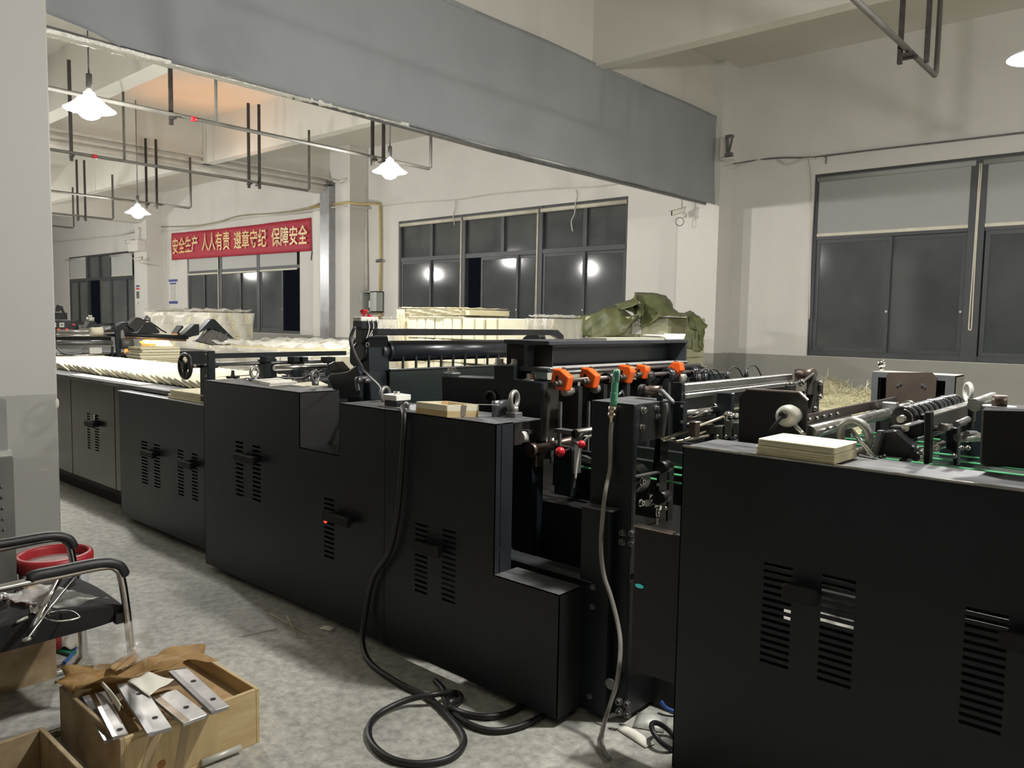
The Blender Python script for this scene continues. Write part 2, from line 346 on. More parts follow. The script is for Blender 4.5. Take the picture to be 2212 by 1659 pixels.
def blind(xa, xb, ztop, zbot, label, m, cord=None, group=None, y=10.985, loop=None, rail=.045):
    o = thing('roller_blind', label, 'roller blind', ((xa+xb)/2, y, zbot), group)
    MB().cyl((xa, y, ztop-.04), (xb, y, ztop-.04), .038, 14).build('roller_tube', M.trim if ztop-zbot < .2 else m, o)
    if ztop-zbot > .2:
        MB().box(xa+.02, xb-.02, y-.004, y+.002, zbot+.02, ztop-.04).build('blind_fabric', m, o)
        MB().box(xa+.015, xb-.015, y-.012, y+.012, zbot, zbot+rail).build('bottom_rail', M.trim, o, bevel=.006)
    if cord:
        x, z0 = cord; b = MB(); dx = .035 if loop else .02
        b.tube(smoothpath([(x-.01, y-.02, ztop-.05), (x-dx*.6, y-.02, (ztop+z0)/2), (x-dx, y-.02, z0+.1), (x-dx*.6, y-.02, z0+.01), (x, y-.02, z0), (x+dx*.4, y-.02, z0+.02), (x+dx*.5, y-.02, z0+.12), (x+dx*.2, y-.02, (ztop+z0)/2), (x+.01, y-.02, ztop-.05)], 5), .0085, 5)
        b.build('pull_cord', M.trim, o)
    return o
blind(-4.16, X(2096), 3.62, 2.80, 'grey roller blind lowered over the left part of the near right window', M.blind, (X(2096)+.05, at(2085, 713, y=10.96).z))
blind(X(2112), -.2, 3.62, 2.80, 'grey roller blind cut by the right edge of the photo', M.blind)
blind(-.1, 1.55, 3.62, 2.8, 'grey roller blind at the far end of the near right window', M.blind)
blind(-12.98, X(1001), 3.60, 3.52, 'rolled-up blind over the left third of the dark middle window', M.blindw, (X(1000), 1.45))
blind(X(1005), X(1166), 3.60, 3.52, 'rolled-up blind over the centre of the dark middle window', M.blindw, (X(1164), 1.45))
blind(X(1170), -7.27, 3.60, 3.52, 'rolled-up blind at the right end of the dark middle window', M.blindw)
for i, (a, b, z, nm) in enumerate(((404, 476, 2.755, 'left'), (478, 559, 2.745, 'middle'), (562, 646, 2.75, 'right'))):
    blind(X(a), X(b), 3.6, z, 'pale blind below the red banner, the %s one of three' % nm, M.blindw, (X(b), 1.7) if i == 0 else None)
blind(X(146), X(190), 3.62, 2.86, 'pale blind on the left part of the farthest window', M.blindw)
blind(X(243), X(290), 3.6, 2.86, 'pale blind on the right part of the farthest window beside the pillar', M.blindw)

# ---------------------------------------------------------------- grey curtain across the bay
cu = thing('bay_curtain', 'long grey cloth valance hung across the bay between column and pillar', 'curtain', (XC, 6, 3.28))
def cur(u, v):
    y = 1.0+u*9.53; bot = 3.285; top = 4.53
    if y < 2.35: bot += .28*((2.35-y)/1.3)**1.15
    z = bot+(top-bot)*v; fold = math.sin(y*2.1+.6*math.sin(z*2))*.018+math.exp(-((y-2.4)/.8)**2)*.03*math.sin(y*9+z*2.5)+.02*math.sin(y*5.3+z*1.1)*(1-v)**2
    pz = math.exp(-((y-2.62+.18*v)/.10)**2)*.05*(1-v)+math.exp(-((y-3.02+.95*v)/.12)**2)*.055*max(0, 1-v*1.5)
    ye = y+(.10*(1-v)**1.5 if u > .97 else 0)
    return (XC+fold+pz, ye, z)
cur_o = MB().grid(cur, 220, 26).build('curtain_cloth', M.greyc, cu, solid=.004)
MB().tube([(XC-.03, 1.1, 3.31), (XC-.03, 5.8, 3.262), (XC-.03, 10.25, 3.285)], .026, 8).build('bottom_pole', M.grit, cu)
def wrap(u, v):
    a = v*math.pi*1.3-.4; y = 1.0+u*3.7; r = .031+.0016*math.sin(y*31+v*9)+.0014*math.sin(y*67)
    return (XC-.03+math.cos(a)*r, y, 3.30-math.sin(a)*r-.01)
MB().grid(wrap, 120, 6).build('foil_wrap', mat('crinkled_white_foil', (.72, .71, .64), .35, .3, bump=.8, bscale=60), cu)
MB().box(-5.5, -5.46, 1.1, 10.45, 4.49, 4.535).build('top_batten', M.greyc, cu)

# ---------------------------------------------------------------- lamps
def lamp(i, x, y, z, p):
    names = ['nearest lit pendant lamp, top left under the curtain edge', 'lit pendant lamp above the dark middle window', 'small lit pendant lamp near the left wall camera', None, None,
             'white enamel pendant lamp cut by the top right corner of the photo']
    nm = names[i] if i < len(names) and names[i] else None; outs = {3: 'behind the left column', 4: 'above the top edge over the machine', 6: 'far left in the back row', 7: 'far left in the front row', 8: 'to the right in the front row', 9: 'to the right in the back row', 10: 'added to brighten the far left end, back row', 11: 'added to brighten the far left end, front row'}
    o = thing('pendant_lamp', nm or 'white pendant lamp outside the photo, '+outs.get(i, 'elsewhere'), 'lamp', (x, y, z))
    MB().lathe([(.03, .15), (.045, .14), (.05, .115), (.095, .09), (.13, .05), (.18, .014), (.215, -.006), (.209, -.010), (.175, .004), (.12, .04), (.085, .075), (.045, .10)] if i != 5 else [(.03, .20), (.05, .19), (.055, .12), (.09, .09), (.15, .045), (.20, .005), (.212, -.012), (.206, -.012), (.19, .0), (.14, .03), (.085, .07), (.05, .085)], (x, y, z), n=28).build('lamp_shade', M.shade if i != 5 else M.shade2, o)
    MB().cyl((x, y, z+.14), (x, y, z+.30), .026, 12).cyl((x, y, z+.30), (x, y, 5.3), .008, 8).build('lamp_stem', M.grit, o)
    if p:
        MB().sphere((x, y, z-.015+(.075 if i == 5 else 0)), .10 if i != 5 else .045, 16, 10, (1, 1, .8)).build('bulb', M.bulb, o)
        l = bpy.data.lights.new('lamp_light', 'POINT'); l.energy = LAMP_W*p; l.color = (1., .975, .93); l.shadow_soft_size = .09
        lo = bpy.data.objects.new('lamp_light', l); COL.objects.link(lo); lo.parent = o; lo.location = (0, 0, -.13 if i != 5 else -.01)
    return o
for i, (x, y, z, p) in enumerate(LAMP_SPOTS): lamp(i, x, y, z, p)

# ---------------------------------------------------------------- sprinkler pipes on hangers
def sprinkler(x, label, y0=-4., y1=7.25, z=3.6, drops=(), hang=(), red=None):
    o = thing('sprinkler_pipe', label, 'pipe', (x, (y0+y1)/2, z))
    MB().tube([(x, y0, z), (x, y1-.03, z), (x, y1, z+.03), (x, y1, 4.55)], .021, 10).build('pipe_run', M.pipe, o)
    for y in drops: MB().cyl((x, y, z), (x, y, 4.5), .017, 8).build('riser', M.pipe, o)
    for y, dx in hang:
        MB().box(x-.03+dx, x+.0+dx, y-.018, y+.018, z-.1, 4.75).build('hanger', M.angle, o)
        MB().box(x-.05, x+.05, y-.02, y+.02, z-.05, z-.03).build('clamp', M.angle, o)
    if red: MB().cyl((x, red-.03, z), (x, red+.03, z), .026, 10).build('red_coupling', M.red, o)
    return o
sprinkler(-8.03, 'long sprinkler pipe just behind the nearest lit lamp', y1=7.31, drops=(4.24,), hang=((3.77, -.02), (6.35, -.02), (6.47, .05)), red=3.99)
sprinkler(-10.95, 'sprinkler pipe of the second row, ending above the red banner', y1=7.35, drops=(3.98+.5,), hang=((3.83, 0), (6.3, 0), (6.44, .06)), red=4.1)
sprinkler(-14.59, 'sprinkler pipe of the third row, beside the small lamp', y1=7.17, hang=((6.35, 0), (6.5, .08)))
sprinkler(-17.75, 'farthest low sprinkler pipe visible left of the small lamp', y1=7.0, hang=((6.3, 0), (6.42, .08)), z=3.6)
sprinkler(-20.3, 'sprinkler pipe end beside the left column, most distant', y1=7.1, z=3.6)
sprinkler(-1.79, 'thick sprinkler pipe in the top right corner with double hanger', y1=7.14, z=3.6, hang=((6.32, -.03), (6.40, .13)))
# ---------------------------------------------------------------- conduit on the far main beam
o = thing('cable_tray', 'pale cable tray running along the far concrete beam', 'cable tray', (-14.75, 6, 4.36))
for z, dx in ((4.62, 0), (4.50, .02), (4.40, 0)):
    MB().box(-14.8, -14.74+dx, -4, 10.42, z, z+.05).build('tray_rail', M.pvc, o)
# ================================================================ the machine line: guard cabinets along its near side
YM = 2.29                        # front of the guards
def ven(cols, n, y):
    """louvre slots measured as (left px, right px, y of first, y of last) -> hole rectangles"""
    H = []
    for xl, xr, ya, yb in cols:
        a = at(xl, ya, y=y); b = at(xl, yb, y=y); c = at(xr, ya, y=y); pitch = (a.z-b.z)/(n-1)
        H += [(a.x, c.x, a.z-pitch*i-pitch*.24, a.z-pitch*i+pitch*.24) for i in range(n)]
    return H
def latch(parent, xl, xr, py, y, lever=True):
    a, b = at(xl, py, y=y), at(xr, py, y=y); wd = b.x-a.x; z = a.z
    m = MB().box(a.x+wd*.1, a.x+wd*.2, y-.035, y, z-.016, z+.016).box(b.x-wd*.2, b.x-wd*.1, y-.035, y, z-.016, z+.016)
    m.bar((a.x, y-.042, z), (b.x, y-.042, z), .024, .046)
    return m.build('handle', M.blk, parent, bevel=.006)
def feet(t, x0, x1, y, y2=None, n=2):
    for i in range(n):
        x = x0+(x1-x0)*i/(n-1)
        MB().cyl((x, y, 0), (x, y, .02), .045, 14).cyl((x, y, .02), (x, y, .10), .016, 10).build('levelling_foot', M.grit, t)
def side_box(t, x0, x1, y0, y1, z0, z1, holes=(), m=None, top=None, cut=()):
    """sheet metal guard: front with slots, two ends, back, top sheet"""
    m = m or M.black
    MB().holed(x0, x1, z0, z1, y0, .004, list(holes)+list(cut)).build('front_panel', m, t)

# ---- E: far cabinet under the paper conveyor
t = thing('guard_cabinet', 'glossy dark cabinet under the shingled paper, farthest left beside the column', 'cabinet', (-6.5, 2.9, 0))
y = 2.5; zt = 1.03
xs = [-9.6, at(152, 811, y=y).x, at(246, 826, y=y).x, -5.2]
hol = ven([(187.7, 194, 893, 966), (204, 213, 897, 971)], 14, y)
for a, b in zip(xs, xs[1:]):
    MB().holed(a+.007, b-.007, .17, zt-.03, y, .012, [h for h in hol if a < h[0] < b]).build('door_panel', M.ecab, t)
MB().box(-9.6, -4.6, y+.03, 3.7, .88, zt-.03).box(-9.6, -4.6, y+.03, y+.06, .12, .9).box(-9.6, -9.55, y+.03, 3.7, .1, zt-.03).build('inner_frame', M.blk, t); MB().box(-9.6, -4.8, y+.10, y+.13, 0, .17).build('dark_void_sheet', M.blk, t)  # black sheet at the floor is added as the dark void below the doors
MB().box(-9.6, -3.6, y-.03, y+.30, zt-.03, zt).build('top_edge', M.worn, t, bevel=.004)
latch(t, 196, 215, 913, y); feet(t, -9.2, -5.4, y+.25, n=4)
for i in range(3): MB().cyl((at(206, 898+i*5, y=y).x, y-.01, at(206, 898+i*5, y=y).z), (at(206, 898+i*5, y=y).x, y, at(206, 898+i*5, y=y).z), .010, 8).build('screw', M.steel, t)
# ---- A: low cabinet
t = thing('guard_cabinet', 'low black cabinet with two louvre groups and paper on top, left of the tall one', 'cabinet', (-5.3, 2.4, 0))
y = 2.40; xa, xb, zt = -6.055, -4.70, .985
hol = ven([(305, 318, 953, 1040), (332, 345, 960, 1049), (383.5, 396, 972, 1066), (414, 426.5, 980, 1076)], 14, y)
side_box(t, xa, xb, y, y+.3, .05, zt, hol); MB().box(xa, xb, y+.09, y+.095, .05, zt).build('back_panel', M.dark, t)
MB().box(xa, xa+.004, y, y+.09, .05, zt).build('end_panel', M.black, t)
MB().box(xa-.006, xb, y-.006, y+.095, zt, zt+.006).build('top_sheet', mat('pale_top_sheet', (.42, .43, .45), .35, .3, var=.15), t)
latch(t, 318, 345, 975, y); latch(t, 400, 428, 998, y); feet(t, xa+.1, xb-.1, y+.12)
# ---- B: tall cabinet with a notch at its right end
t = thing('guard_cabinet', 'tall black cabinet with a dark notch cut from its top right corner', 'cabinet', (-3.9, 2.4, 0))
y = YM; xa, xb, xn, zt, zn = -4.533, -3.163, -3.506, 1.167, .88
hol = ven([(509, 525, 954, 1066), (545, 562.5, 963, 1077)], 13, y)+ven([(700, 722, 1076, 1199), (745, 769.5, 1089, 1213)], 13, y)
MB().holed(xa, xb, .035, zt, y, .004, hol+[(xn, xb, zn, zt)]).build('front_panel', M.black, t)
MB().box(xa, xa+.004, y, y+.28, .03, zt).build('end_panel', M.black, t); MB().box(xn-.004, xn, y, y+.25, zn, zt).build('notch_panel', M.blk, t)
MB().box(xa+.01, xn-.01, y+.226, y+.23, .04, 1.15).box(xn-.01, xb-.005, y+.226, y+.23, .04, .87).build('back_panel', M.dark, t)
MB().box(xn-.1, xn+.02, y+.38, y+.39, zn, 1.12).build('recess_back', M.blackg, t)
MB().box(xa, xn, y, y+.235, zt-.004, zt).build('top_sheet', M.worn, t)
MB().box(xn, xb, y, y+.235, zn-.004, zn).build('ledge', M.blackg, t)
latch(t, 522, 566, 984, y); latch(t, 713, 770, 1110, y); feet(t, xa+.12, xb-.1, y+.14)
p = at(701.5, 1127, y=y-.004); MB().cyl(p, p+Vector((0, .01, 0)), .007, 10).build('indicator_light', M.led, t)
for i, zz in enumerate((1.09, 1.055, 1.035, .97, .955, .94)):
    MB().cyl((xb-.02, y+.05, zz), (xb-.02, y+.20, zz), .011, 10).build('gland', M.pale, t)
# ---- C: stepped cabinet
t = thing('guard_cabinet', 'stepped black cabinet with the open wooden tray and switch box on top', 'cabinet', (-2.6, 2.4, 0))
xa, xs_, xb, zt, zs = -3.163, -2.113, -1.772, 1.14, .521; xm = at(831.5, 890, y=y).x
hol = ven([(897, 924, 1131, 1274), (955, 984.5, 1144, 1294)], 14, y)
MB().holed(xa+.001, xm-.002, .033, zt, y, .004, []).build('front_panel', M.black, t)
MB().holed(xm+.002, xb, .033, zt, y, .004, hol+[(xs_, xb, zs, zt)]).build('front_panel', M.black, t)
endm = mat('machine_black_end', (.020, .023, .030), .35, var=.2, bump=.03)
for q in ((xs_-.004, xs_, y, y+.031, zs, zt), (xs_-.004, xs_, y+.036, y+.105, zs, zt), (xb-.004, xb, y, y+.36, .03, zs), (xa, xa+.004, y, y+.25, .88, zt)): MB().box(*q).build('end_panel', endm if q[5] > .6 else M.dark, t)
MB().box(xa, xm-.002, y, y+.28, zt-.004, zt).box(xm+.002, xs_, y, y+.28 , zt-.004, zt).build('top_sheet', M.worn, t)
MB().box(xs_, xb, y, y+.145, zs-.004, zs).build('step_sheet', M.worn, t)
latch(t, 905, 966, 1172, y); feet(t, xa+.12, xb-.1, y+.16)
# rounded inner guard behind the step
def lguard(u, v):
    y0 = y+.155; X0, X1 = -2.30, -1.76; r = .05; L1 = .62; L2 = .5; s = u*(L1+.5*math.pi*r+L2)
    if s < L1: px, pz = X0+.02, zs+.02+r+(L1-s)
    elif s < L1+.5*math.pi*r: a = (s-L1)/r; px, pz = X0+.02+r-math.cos(a)*r, zs+.02+r-math.sin(a)*r
    else: px, pz = X0+.02+r+(s-L1-.5*math.pi*r), zs+.02
    return (px, y0+v*.11, pz)
MB().grid(lguard, 40, 1).build('inner_guard', mat('guard_grey', (.05, .053, .058), .35, .2, var=.3), t, solid=.004)
MB().box(-2.3, -1.80, y+.27, y+.275, .1, .42).build('inner_sheet', M.dark, t)
# ---- D: near right cabinet
t = thing('guard_cabinet', 'big near black cabinet on the right with the cream paper stack on it', 'cabinet', (-.2, 2.4, 0))
xa, xb, zt = -1.272, 1.3, 1.152
hol = ven([(1650, 1713, 1217, 1427), (1775.6, 1850, 1243, 1467)], 15, y)+ven([(2086, 2181, 1314, 1562)], 15, y)
h2 = [(h[0]+.17, h[1]+.17, h[2], h[3]) for h in hol[-15:]]
MB().holed(xa, xb, .045, zt, y, .004, hol+h2).build('front_panel', M.black, t)
MB().box(xa, xa+.004, y, y+.25, .045, zt).build('end_panel', M.black, t)
MB().box(xa, xb, y, y+.235, zt-.004, zt).build('top_sheet', M.worn, t)
MB().box(xa, xb, y-.004, y+.012, zt-.002, zt+.004).build('edge_strip', M.steel, t)
latch(t, 1703, 1780, 1268, y); latch(t, 2165, 2260, 1368, y); feet(t, xa+.15, .9, y+.14, n=3)
p = at(1378, 1266, y=2.45)
# ---------------------------------------------------------------- machine bed (inner frame) joining the units
bd = thing('machine_bed', 'dark inner frame of the machine line behind the black guards', 'machine frame', (-3, 3.5, 0))
MB().box(-4.5, -3.3, 2.72, 2.80, .12, 1.05).build('side_plate', M.dark, bd); MB().box(-4.6, -1.9, 4.25, 4.33, .12, 1.12).build('side_plate', M.dark, bd)
MB().box(-3.3, -2.28, 2.72, 2.80, .12, 1.0).build('side_plate', M.black, bd)
MB().box(-4.5, -2.0, 2.8, 4.24, .35, .72).build('bed_deck', M.dark, bd)
for q in ((-4.5, -1.79, 2.40, 2.43, 0, .34), (-6.0, -4.72, 2.52, 2.55, 0, .17), (-1.26, 1.28, 2.50, 2.53, 0, .17), (-4.5, -1.27, 2.70, 2.76, 0, .12), (-4.6, 1.2, 4.25, 4.35, 0, .12), (-1.25, 1.25, 2.66, 2.72, 0, .10)): MB().box(*q).build('rail_and_light_stop', M.dark, bd)  # front rails are added to stop light leaking under the cabinets
# ================================================================ units standing on the machine bed
def V(x, y, z): return Vector((x, y, z))
def poly(px, y): return [(lambda p: (p.x, p.z))(at(a, b, y=y)) for a, b in px]
def z2(pts, o, s): return [(o[0]+a/s, o[1]+b/s) for a, b in pts]
# ---- press roller
yr = 2.75
t = thing('press_roller', 'thick black roller in a tall side bracket with a cream switch box on top', 'roller', tuple(at(800, 800, y=yr)))
br = z2([(440, 640), (490, 500), (560, 432), (715, 442), (730, 520), (745, 1000), (770, 1440), (590, 1440), (585, 1000), (440, 860)], (690, 660), 6.91)
MB().prism(poly(br, yr), 'y', yr, yr+.15).build('bracket', M.black, t, bevel=.012, seg=2)
c = at(784, 760, y=yr); MB().torus((c.x-.02, yr-.004, c.z), (0, 1, 0), .05, .012, 24, 8).cyl((c.x-.02, yr-.012, c.z), (c.x-.02, yr, c.z), .042, 24).build('bearing_cap', M.blackg, t)
c = at(794, 745, y=yr-.01); MB().torus(c, (0, 1, 0), .012, .005, 12, 6).build('ring', M.steel, t)
rx = at(789, 760, y=yr).x; a = at(824, 759, x=rx); zc = a.z; ya_ = at(832, 759, x=rx).y
MB().cyl((rx, yr+.1, zc), (rx, ya_, zc), .044, 24).build('roller_neck', mat('grey_neck', (.06, .065, .075), .3, .4), t)
MB().cyl((rx, ya_, zc), (rx, ya_+.02, zc), .062, 28).cyl((rx, ya_+.02, zc), (rx, 4.30, zc), .061, 32).build('roller_body', mat('roller_rubber', (.018, .021, .027), .30, var=.2, spec=.55), t)
MB().prism(poly(br, yr), 'y', 4.25, 4.33).build('bracket', M.black, t)
bx = at(815, 717, y=yr); ex = at(1195, 717, x=bx.x)
MB().bar((bx.x, yr-.02, bx.z), (bx.x, ex.y, bx.z), .04, .038).prism([(ex.y-.02, bx.z-.019), (ex.y+.1, bx.z-.06), (ex.y+.1, bx.z-.02), (ex.y+.03, bx.z+.019)], 'x', bx.x-.02, bx.x+.02).build('top_rail', M.blackg, t, bevel=.004)
p0 = at(762, 700, y=yr-.04); p1 = at(780, 700, y=yr-.04)
bz0, bz1, bzt = at(780, 711, y=yr-.04).z, at(780, 694, y=yr-.04).z, at(780, 684, y=yr-.04).z
MB().box(p0.x, p1.x, yr-.04, yr+.085, bz0, bz1).box(p0.x, p1.x-.01, yr-.02, yr+.07, bz0-.08, bz0).build('switch_box', M.blackg, t, bevel=.003)
sb = MB().box(p0.x, p1.x, yr-.04, yr+.085, bz1, bzt).build('switch_box_cover', M.wht, t, bevel=.004)
kx = (p0.x+p1.x)/2+.01
MB().lathe([(.008, 0), (.008, .012), (.017, .016), (.022, .034), (.023, .04), (0, .041)], (kx, yr-.0, bzt), n=18).build('red_push_knob', M.red, sb)
MB().lathe([(.014, 0), (.015, .010), (.013, .014), (0, .015)], (kx, yr+.04, bzt), n=16).build('red_button', M.red, sb)
for i, (dy, e) in enumerate(((0.005, .010), (.035, -.004), (.065, -.02))):
    MB().tube(smoothpath([(p1.x+.004, yr+dy, bz1+.012), (p1.x+.006, yr+dy+.008, bz0+.01), (p1.x+.004, yr+dy+e-.01, bz0-.03), (p1.x, yr+dy+e-.02, bz0-.055)], 4), .0032, 6).build('white_wire', M.wht, t)
MB().tube(smoothpath([at(765, 708, y=yr-.06), at(757, 730, y=yr-.08), at(762, 757, y=yr-.09), at(778, 790, y=yr-.09), at(800, 813, y=yr-.12), at(820, 832, y=yr-.2), at(829, 848, y=yr-.27)], 6), .009, 8).build('control_cable', M.rubber, t)
MB().tube(smoothpath([at(768, 706, y=yr-.05), at(761, 728, y=yr-.06), at(765, 755, y=yr-.07), at(785, 795, y=yr-.08), at(812, 825, y=yr-.15), at(826, 846, y=yr-.26)], 6), .004, 6).build('wire', M.grit, t)
# tilted motor on the bracket
m = MB(); q = poly(z2([(105, 1070), (150, 1015), (400, 980), (545, 885), (600, 1000), (600, 1400), (290, 1400), (190, 1250)], (690, 660), 6.91), yr-.03)
m.prism(q, 'y', yr-.03, yr+.06).build('motor_cover', M.black, t, bevel=.01, seg=2)
MB().prism(poly(z2([(165, 870), (255, 830), (370, 960), (220, 985)], (690, 660), 6.91), yr), 'y', yr-.02, yr+.05).build('latch_block', mat('brown_black', (.03, .024, .021), .4), t, bevel=.006)
c = at(782, 820, y=yr-.06); MB().cyl((c.x, yr-.08, c.z), (c.x, yr-.02, c.z), .021, 16).sphere((c.x, yr-.085, c.z), .02, 12, 8).cyl((c.x+.03, yr-.07, c.z-.004), (c.x+.03, yr-.03, c.z-.004), .014, 12).build('locking_knob', M.grit, t)
MB().prism(poly([(766, 822), (773, 824), (775, 843), (771, 846), (767, 838)], yr-.09), 'y', yr-.09, yr-.082).build('lever', M.grit, t)
c = at(728, 851, y=yr-.1); MB().sphere(c, .014, 10, 6, (1.4, .8, .8)).build('lubrication_nipple', M.chrome, t)
# comb fence below the roller
fx = at(842, 797, y=2.87).x; f0 = at(842, 797, x=fx); f1 = at(1092, 785, x=fx)
MB().box(fx-.01, fx, 2.87, 4.25, .9, f0.z-.008).build('fence_sheet', mat('green_black', (.011, .018, .017), .45), t)
MB().bar((fx-.005, 2.87, f0.z-.004), (fx-.005, 4.25, f0.z-.004), .03, .007).build('fence_edge', M.grit, t)
for i in range(9): yy = at(872+i*28.5-i*i*.35, 780, x=fx).y; MB().box(fx-.01, fx-.002, yy-.007, yy+.007, f0.z-.01, f0.z+.07).build('fence_pin', M.blk, t)
# ---- H beam bridge
yb = 2.78; wx = at(1135, 770, y=yb).x; zt_ = at(1135, 735, y=yb).z; zb_ = at(1135, 802, y=yb).z; hw = .14; ye = at(1480, 745, x=wx+.12).y
t = thing('bridge_beam', 'black steel H beam lying across the machine with white paper on it', 'beam', (wx, 3.5, zb_))
prof = [(-hw, zt_), (-hw, zt_-.018), (-.02, zt_-.022), (-.010, zt_-.03), (-.010, zb_+.03), (-.02, zb_+.022), (-hw, zb_+.018), (-hw, zb_), (hw, zb_), (hw, zb_+.018), (.02, zb_+.022), (.010, zb_+.03), (.010, zt_-.03), (.02, zt_-.022), (hw, zt_-.018), (hw, zt_)]
beamm = mat('beam_grey_black', (.034, .038, .045), .42, var=.15, bump=.04)
MB().prism([(wx+a, b) for a, b in prof], 'y', yb, ye).build('h_profile', beamm, t, bevel=.002)
MB().box(wx+.01, wx+hw-.005, ye-.02, ye-.005, zb_+.018, zt_-.018).build('stiffener', beamm, t)
MB().box(wx+.05, wx+hw+.003, yb+.01, ye-.01, zb_+.0175, zb_+.023).build('bright_edge', mat('pale_edge_strip', (.62, .62, .60), .4, .3), t); MB().box(wx-hw+.004, wx-.012, yb+.02, yb+.026, zb_+.02, zt_-.02).box(wx+.012, wx+hw-.02, yb+.05, yb+.056, zb_+.02, zt_-.02).build('dark_stiffener', M.blk, t)  # pale strip laid along the lower flange
for (px, py) in ((1079, 782), (1113, 783)): bolt(t, at(px, py+4, y=yb+.02), (0, 0, 1), .020)
q = poly([(1066, 788), (1111, 788), (1111, 818), (1170, 826), (1168, 904), (955, 904), (953, 812), (1066, 817)], yb-.03)
MB().prism(q, 'y', yb-.03, yb+.10).build('bearing_block', M.black, t, bevel=.006, seg=2)
p = at(1170, 826, y=yb-.03); MB().box(p.x-.08, p.x, yb-.02, yb+.16, 1.0, p.z).build('bearing_block', mat('scuffed_block', (.02, .019, .018), .4, col2=(.055, .048, .042), scale=5), t, bevel=.006)
for px, py in ((976, 808), (1146, 823)):
    p = at(px, py, y=yb+.02); MB().cyl(p, p+V(0, 0, .008), .045, 20).build('washer', M.grit, t); bolt(t, p+V(0, 0, .008), (0, 0, 1), .022)
fb = at(1500, 790, x=wx+.2)
MB().box(wx-.05, wx+.17, ye-.10, ye+.12, 1.0, zb_).box(wx+.0, wx+.28, ye+.02, ye+.2, 1.0, zb_-.04).build('bearing_block', M.black, t, bevel=.006)
p = V(wx+.2, ye+.08, zb_-.04); MB().cyl(p, p+V(0, 0, .008), .05, 20).build('washer', M.grit, t); bolt(t, p+V(0, 0, .008), (0, 0, 1), .018); bolt(t, V(wx+.1, ye+.02, zb_), (0, 0, 1), .016)
p = at(1060, 860, y=yb-.04); MB().torus((p.x, yb-.04, p.z), (0, 1, 0), .03, .008, 20, 6).build('cable_ring', M.blk, t)
MB().box(p.x+.27, p.x+.31, yb+.01, yb+.06, .92, 1.02).cyl((p.x+.33, yb+.03, .9), (p.x+.33, yb+.03, 1.02), .012, 10).build('guide_post', M.steel, t)
# paper lying on the beam
o = MB().grid(lambda u, v: (wx-.02+.14*v, at(1395, 728, x=wx).y+(ye-at(1395, 728, x=wx).y)*u, zt_+.004+.012*math.sin(u*9)*v*0+(.03*math.exp(-((u-.99)/.03)**2))+.022*math.exp(-((u)/.04)**2)), 30, 4).build('paper_sheet', M.paperw, None, solid=.006)
tag(o, 'bright white sheet lying on the far half of the bridge beam', 'paper')
o = MB().box(wx-.02, wx+.13, at(1300, 730, x=wx+.1).y, at(1392, 728, x=wx).y, zt_, zt_+.012).build('booklet', mat('grey_cover', (.42, .41, .33), .6), None)
tag(o, 'thin grey-green pad on the bridge beam beside the white sheet', 'paper pad')
# ---- slitting shaft with orange position indicators
t = thing('slitter_shaft', 'row of black ring collars on a grey shaft under the bridge beam', 'shaft', (wx+.2, 3.4, 1.25))
sx = wx+.22; zs_ = at(1420, 808, x=sx).z
MB().cyl((sx, yb+.05, zs_-.0), (sx, ye+.1, zs_), .011, 10).cyl((sx-.06, yb+.02, zs_+.03), (sx-.06, ye+.1, zs_+.03), .010, 10).build('shaft', mat('grey_shaft', (.16, .145, .13), .35, .6), t)
for i, px in enumerate((1311, 1392, 1441, 1492)):
    y0 = at(px, 815, x=sx).y
    MB().cyl((sx, y0, zs_-.01), (sx, y0+.045, zs_-.01), .038, 22).torus((sx, y0, zs_-.01), (0, 1, 0), .03, .010, 22, 8).build('ring_collar', M.blackg, t)
    MB().torus((sx+.004, y0-.004, zs_-.012), (0, 1, 0), .020, .006, 16, 6, -.6, 1.9).build('collar_gleam', M.steel, t)  # steel arc stands in for the gleam inside the collar
for i in range(7):
    y0 = yb+.10+i*.20; MB().box(sx-.12, sx+.02, y0, y0+.03, .78, zs_-.03).build('knife_plate', M.dark, t)
    MB().box(sx-.1, sx-.06, y0+.07, y0+.1, zs_-.06, zs_-.004).box(sx-.13, sx-.02, y0+.05, y0+.12, zs_-.012, zs_-.004).build('clamp_bracket', M.black, t)
for px, py, r in ((1218, 846, .026), (1283, 840, .028), (1461, 818, .045)):
    p = at(px, py, x=sx-.02); MB().cyl((p.x, p.y, p.z-.0), (p.x, p.y+.06, p.z), r*.85, 18).build('pale_roller', M.zinc, t, bevel=.004)
for px in (1211, 1272): p = at(px, 858, x=sx); MB().box(p.x-.006, p.x+.006, p.y-.006, p.y+.006, .9, p.z-.02).build('strut', M.grit, t)
MB().tube([at(1335, 855, x=sx), at(1343, 845, x=sx), at(1352, 873, x=sx)], .008, 8).build('bent_pipe', M.grit, t)
ind = [(1215, 820, 'first from the left'), (1275, 816, 'second from the left'), (1353, 808, 'just behind the green air gun'), (1389, 803, 'half hidden behind a black ring'), (1458, 801, 'last one on the right')]
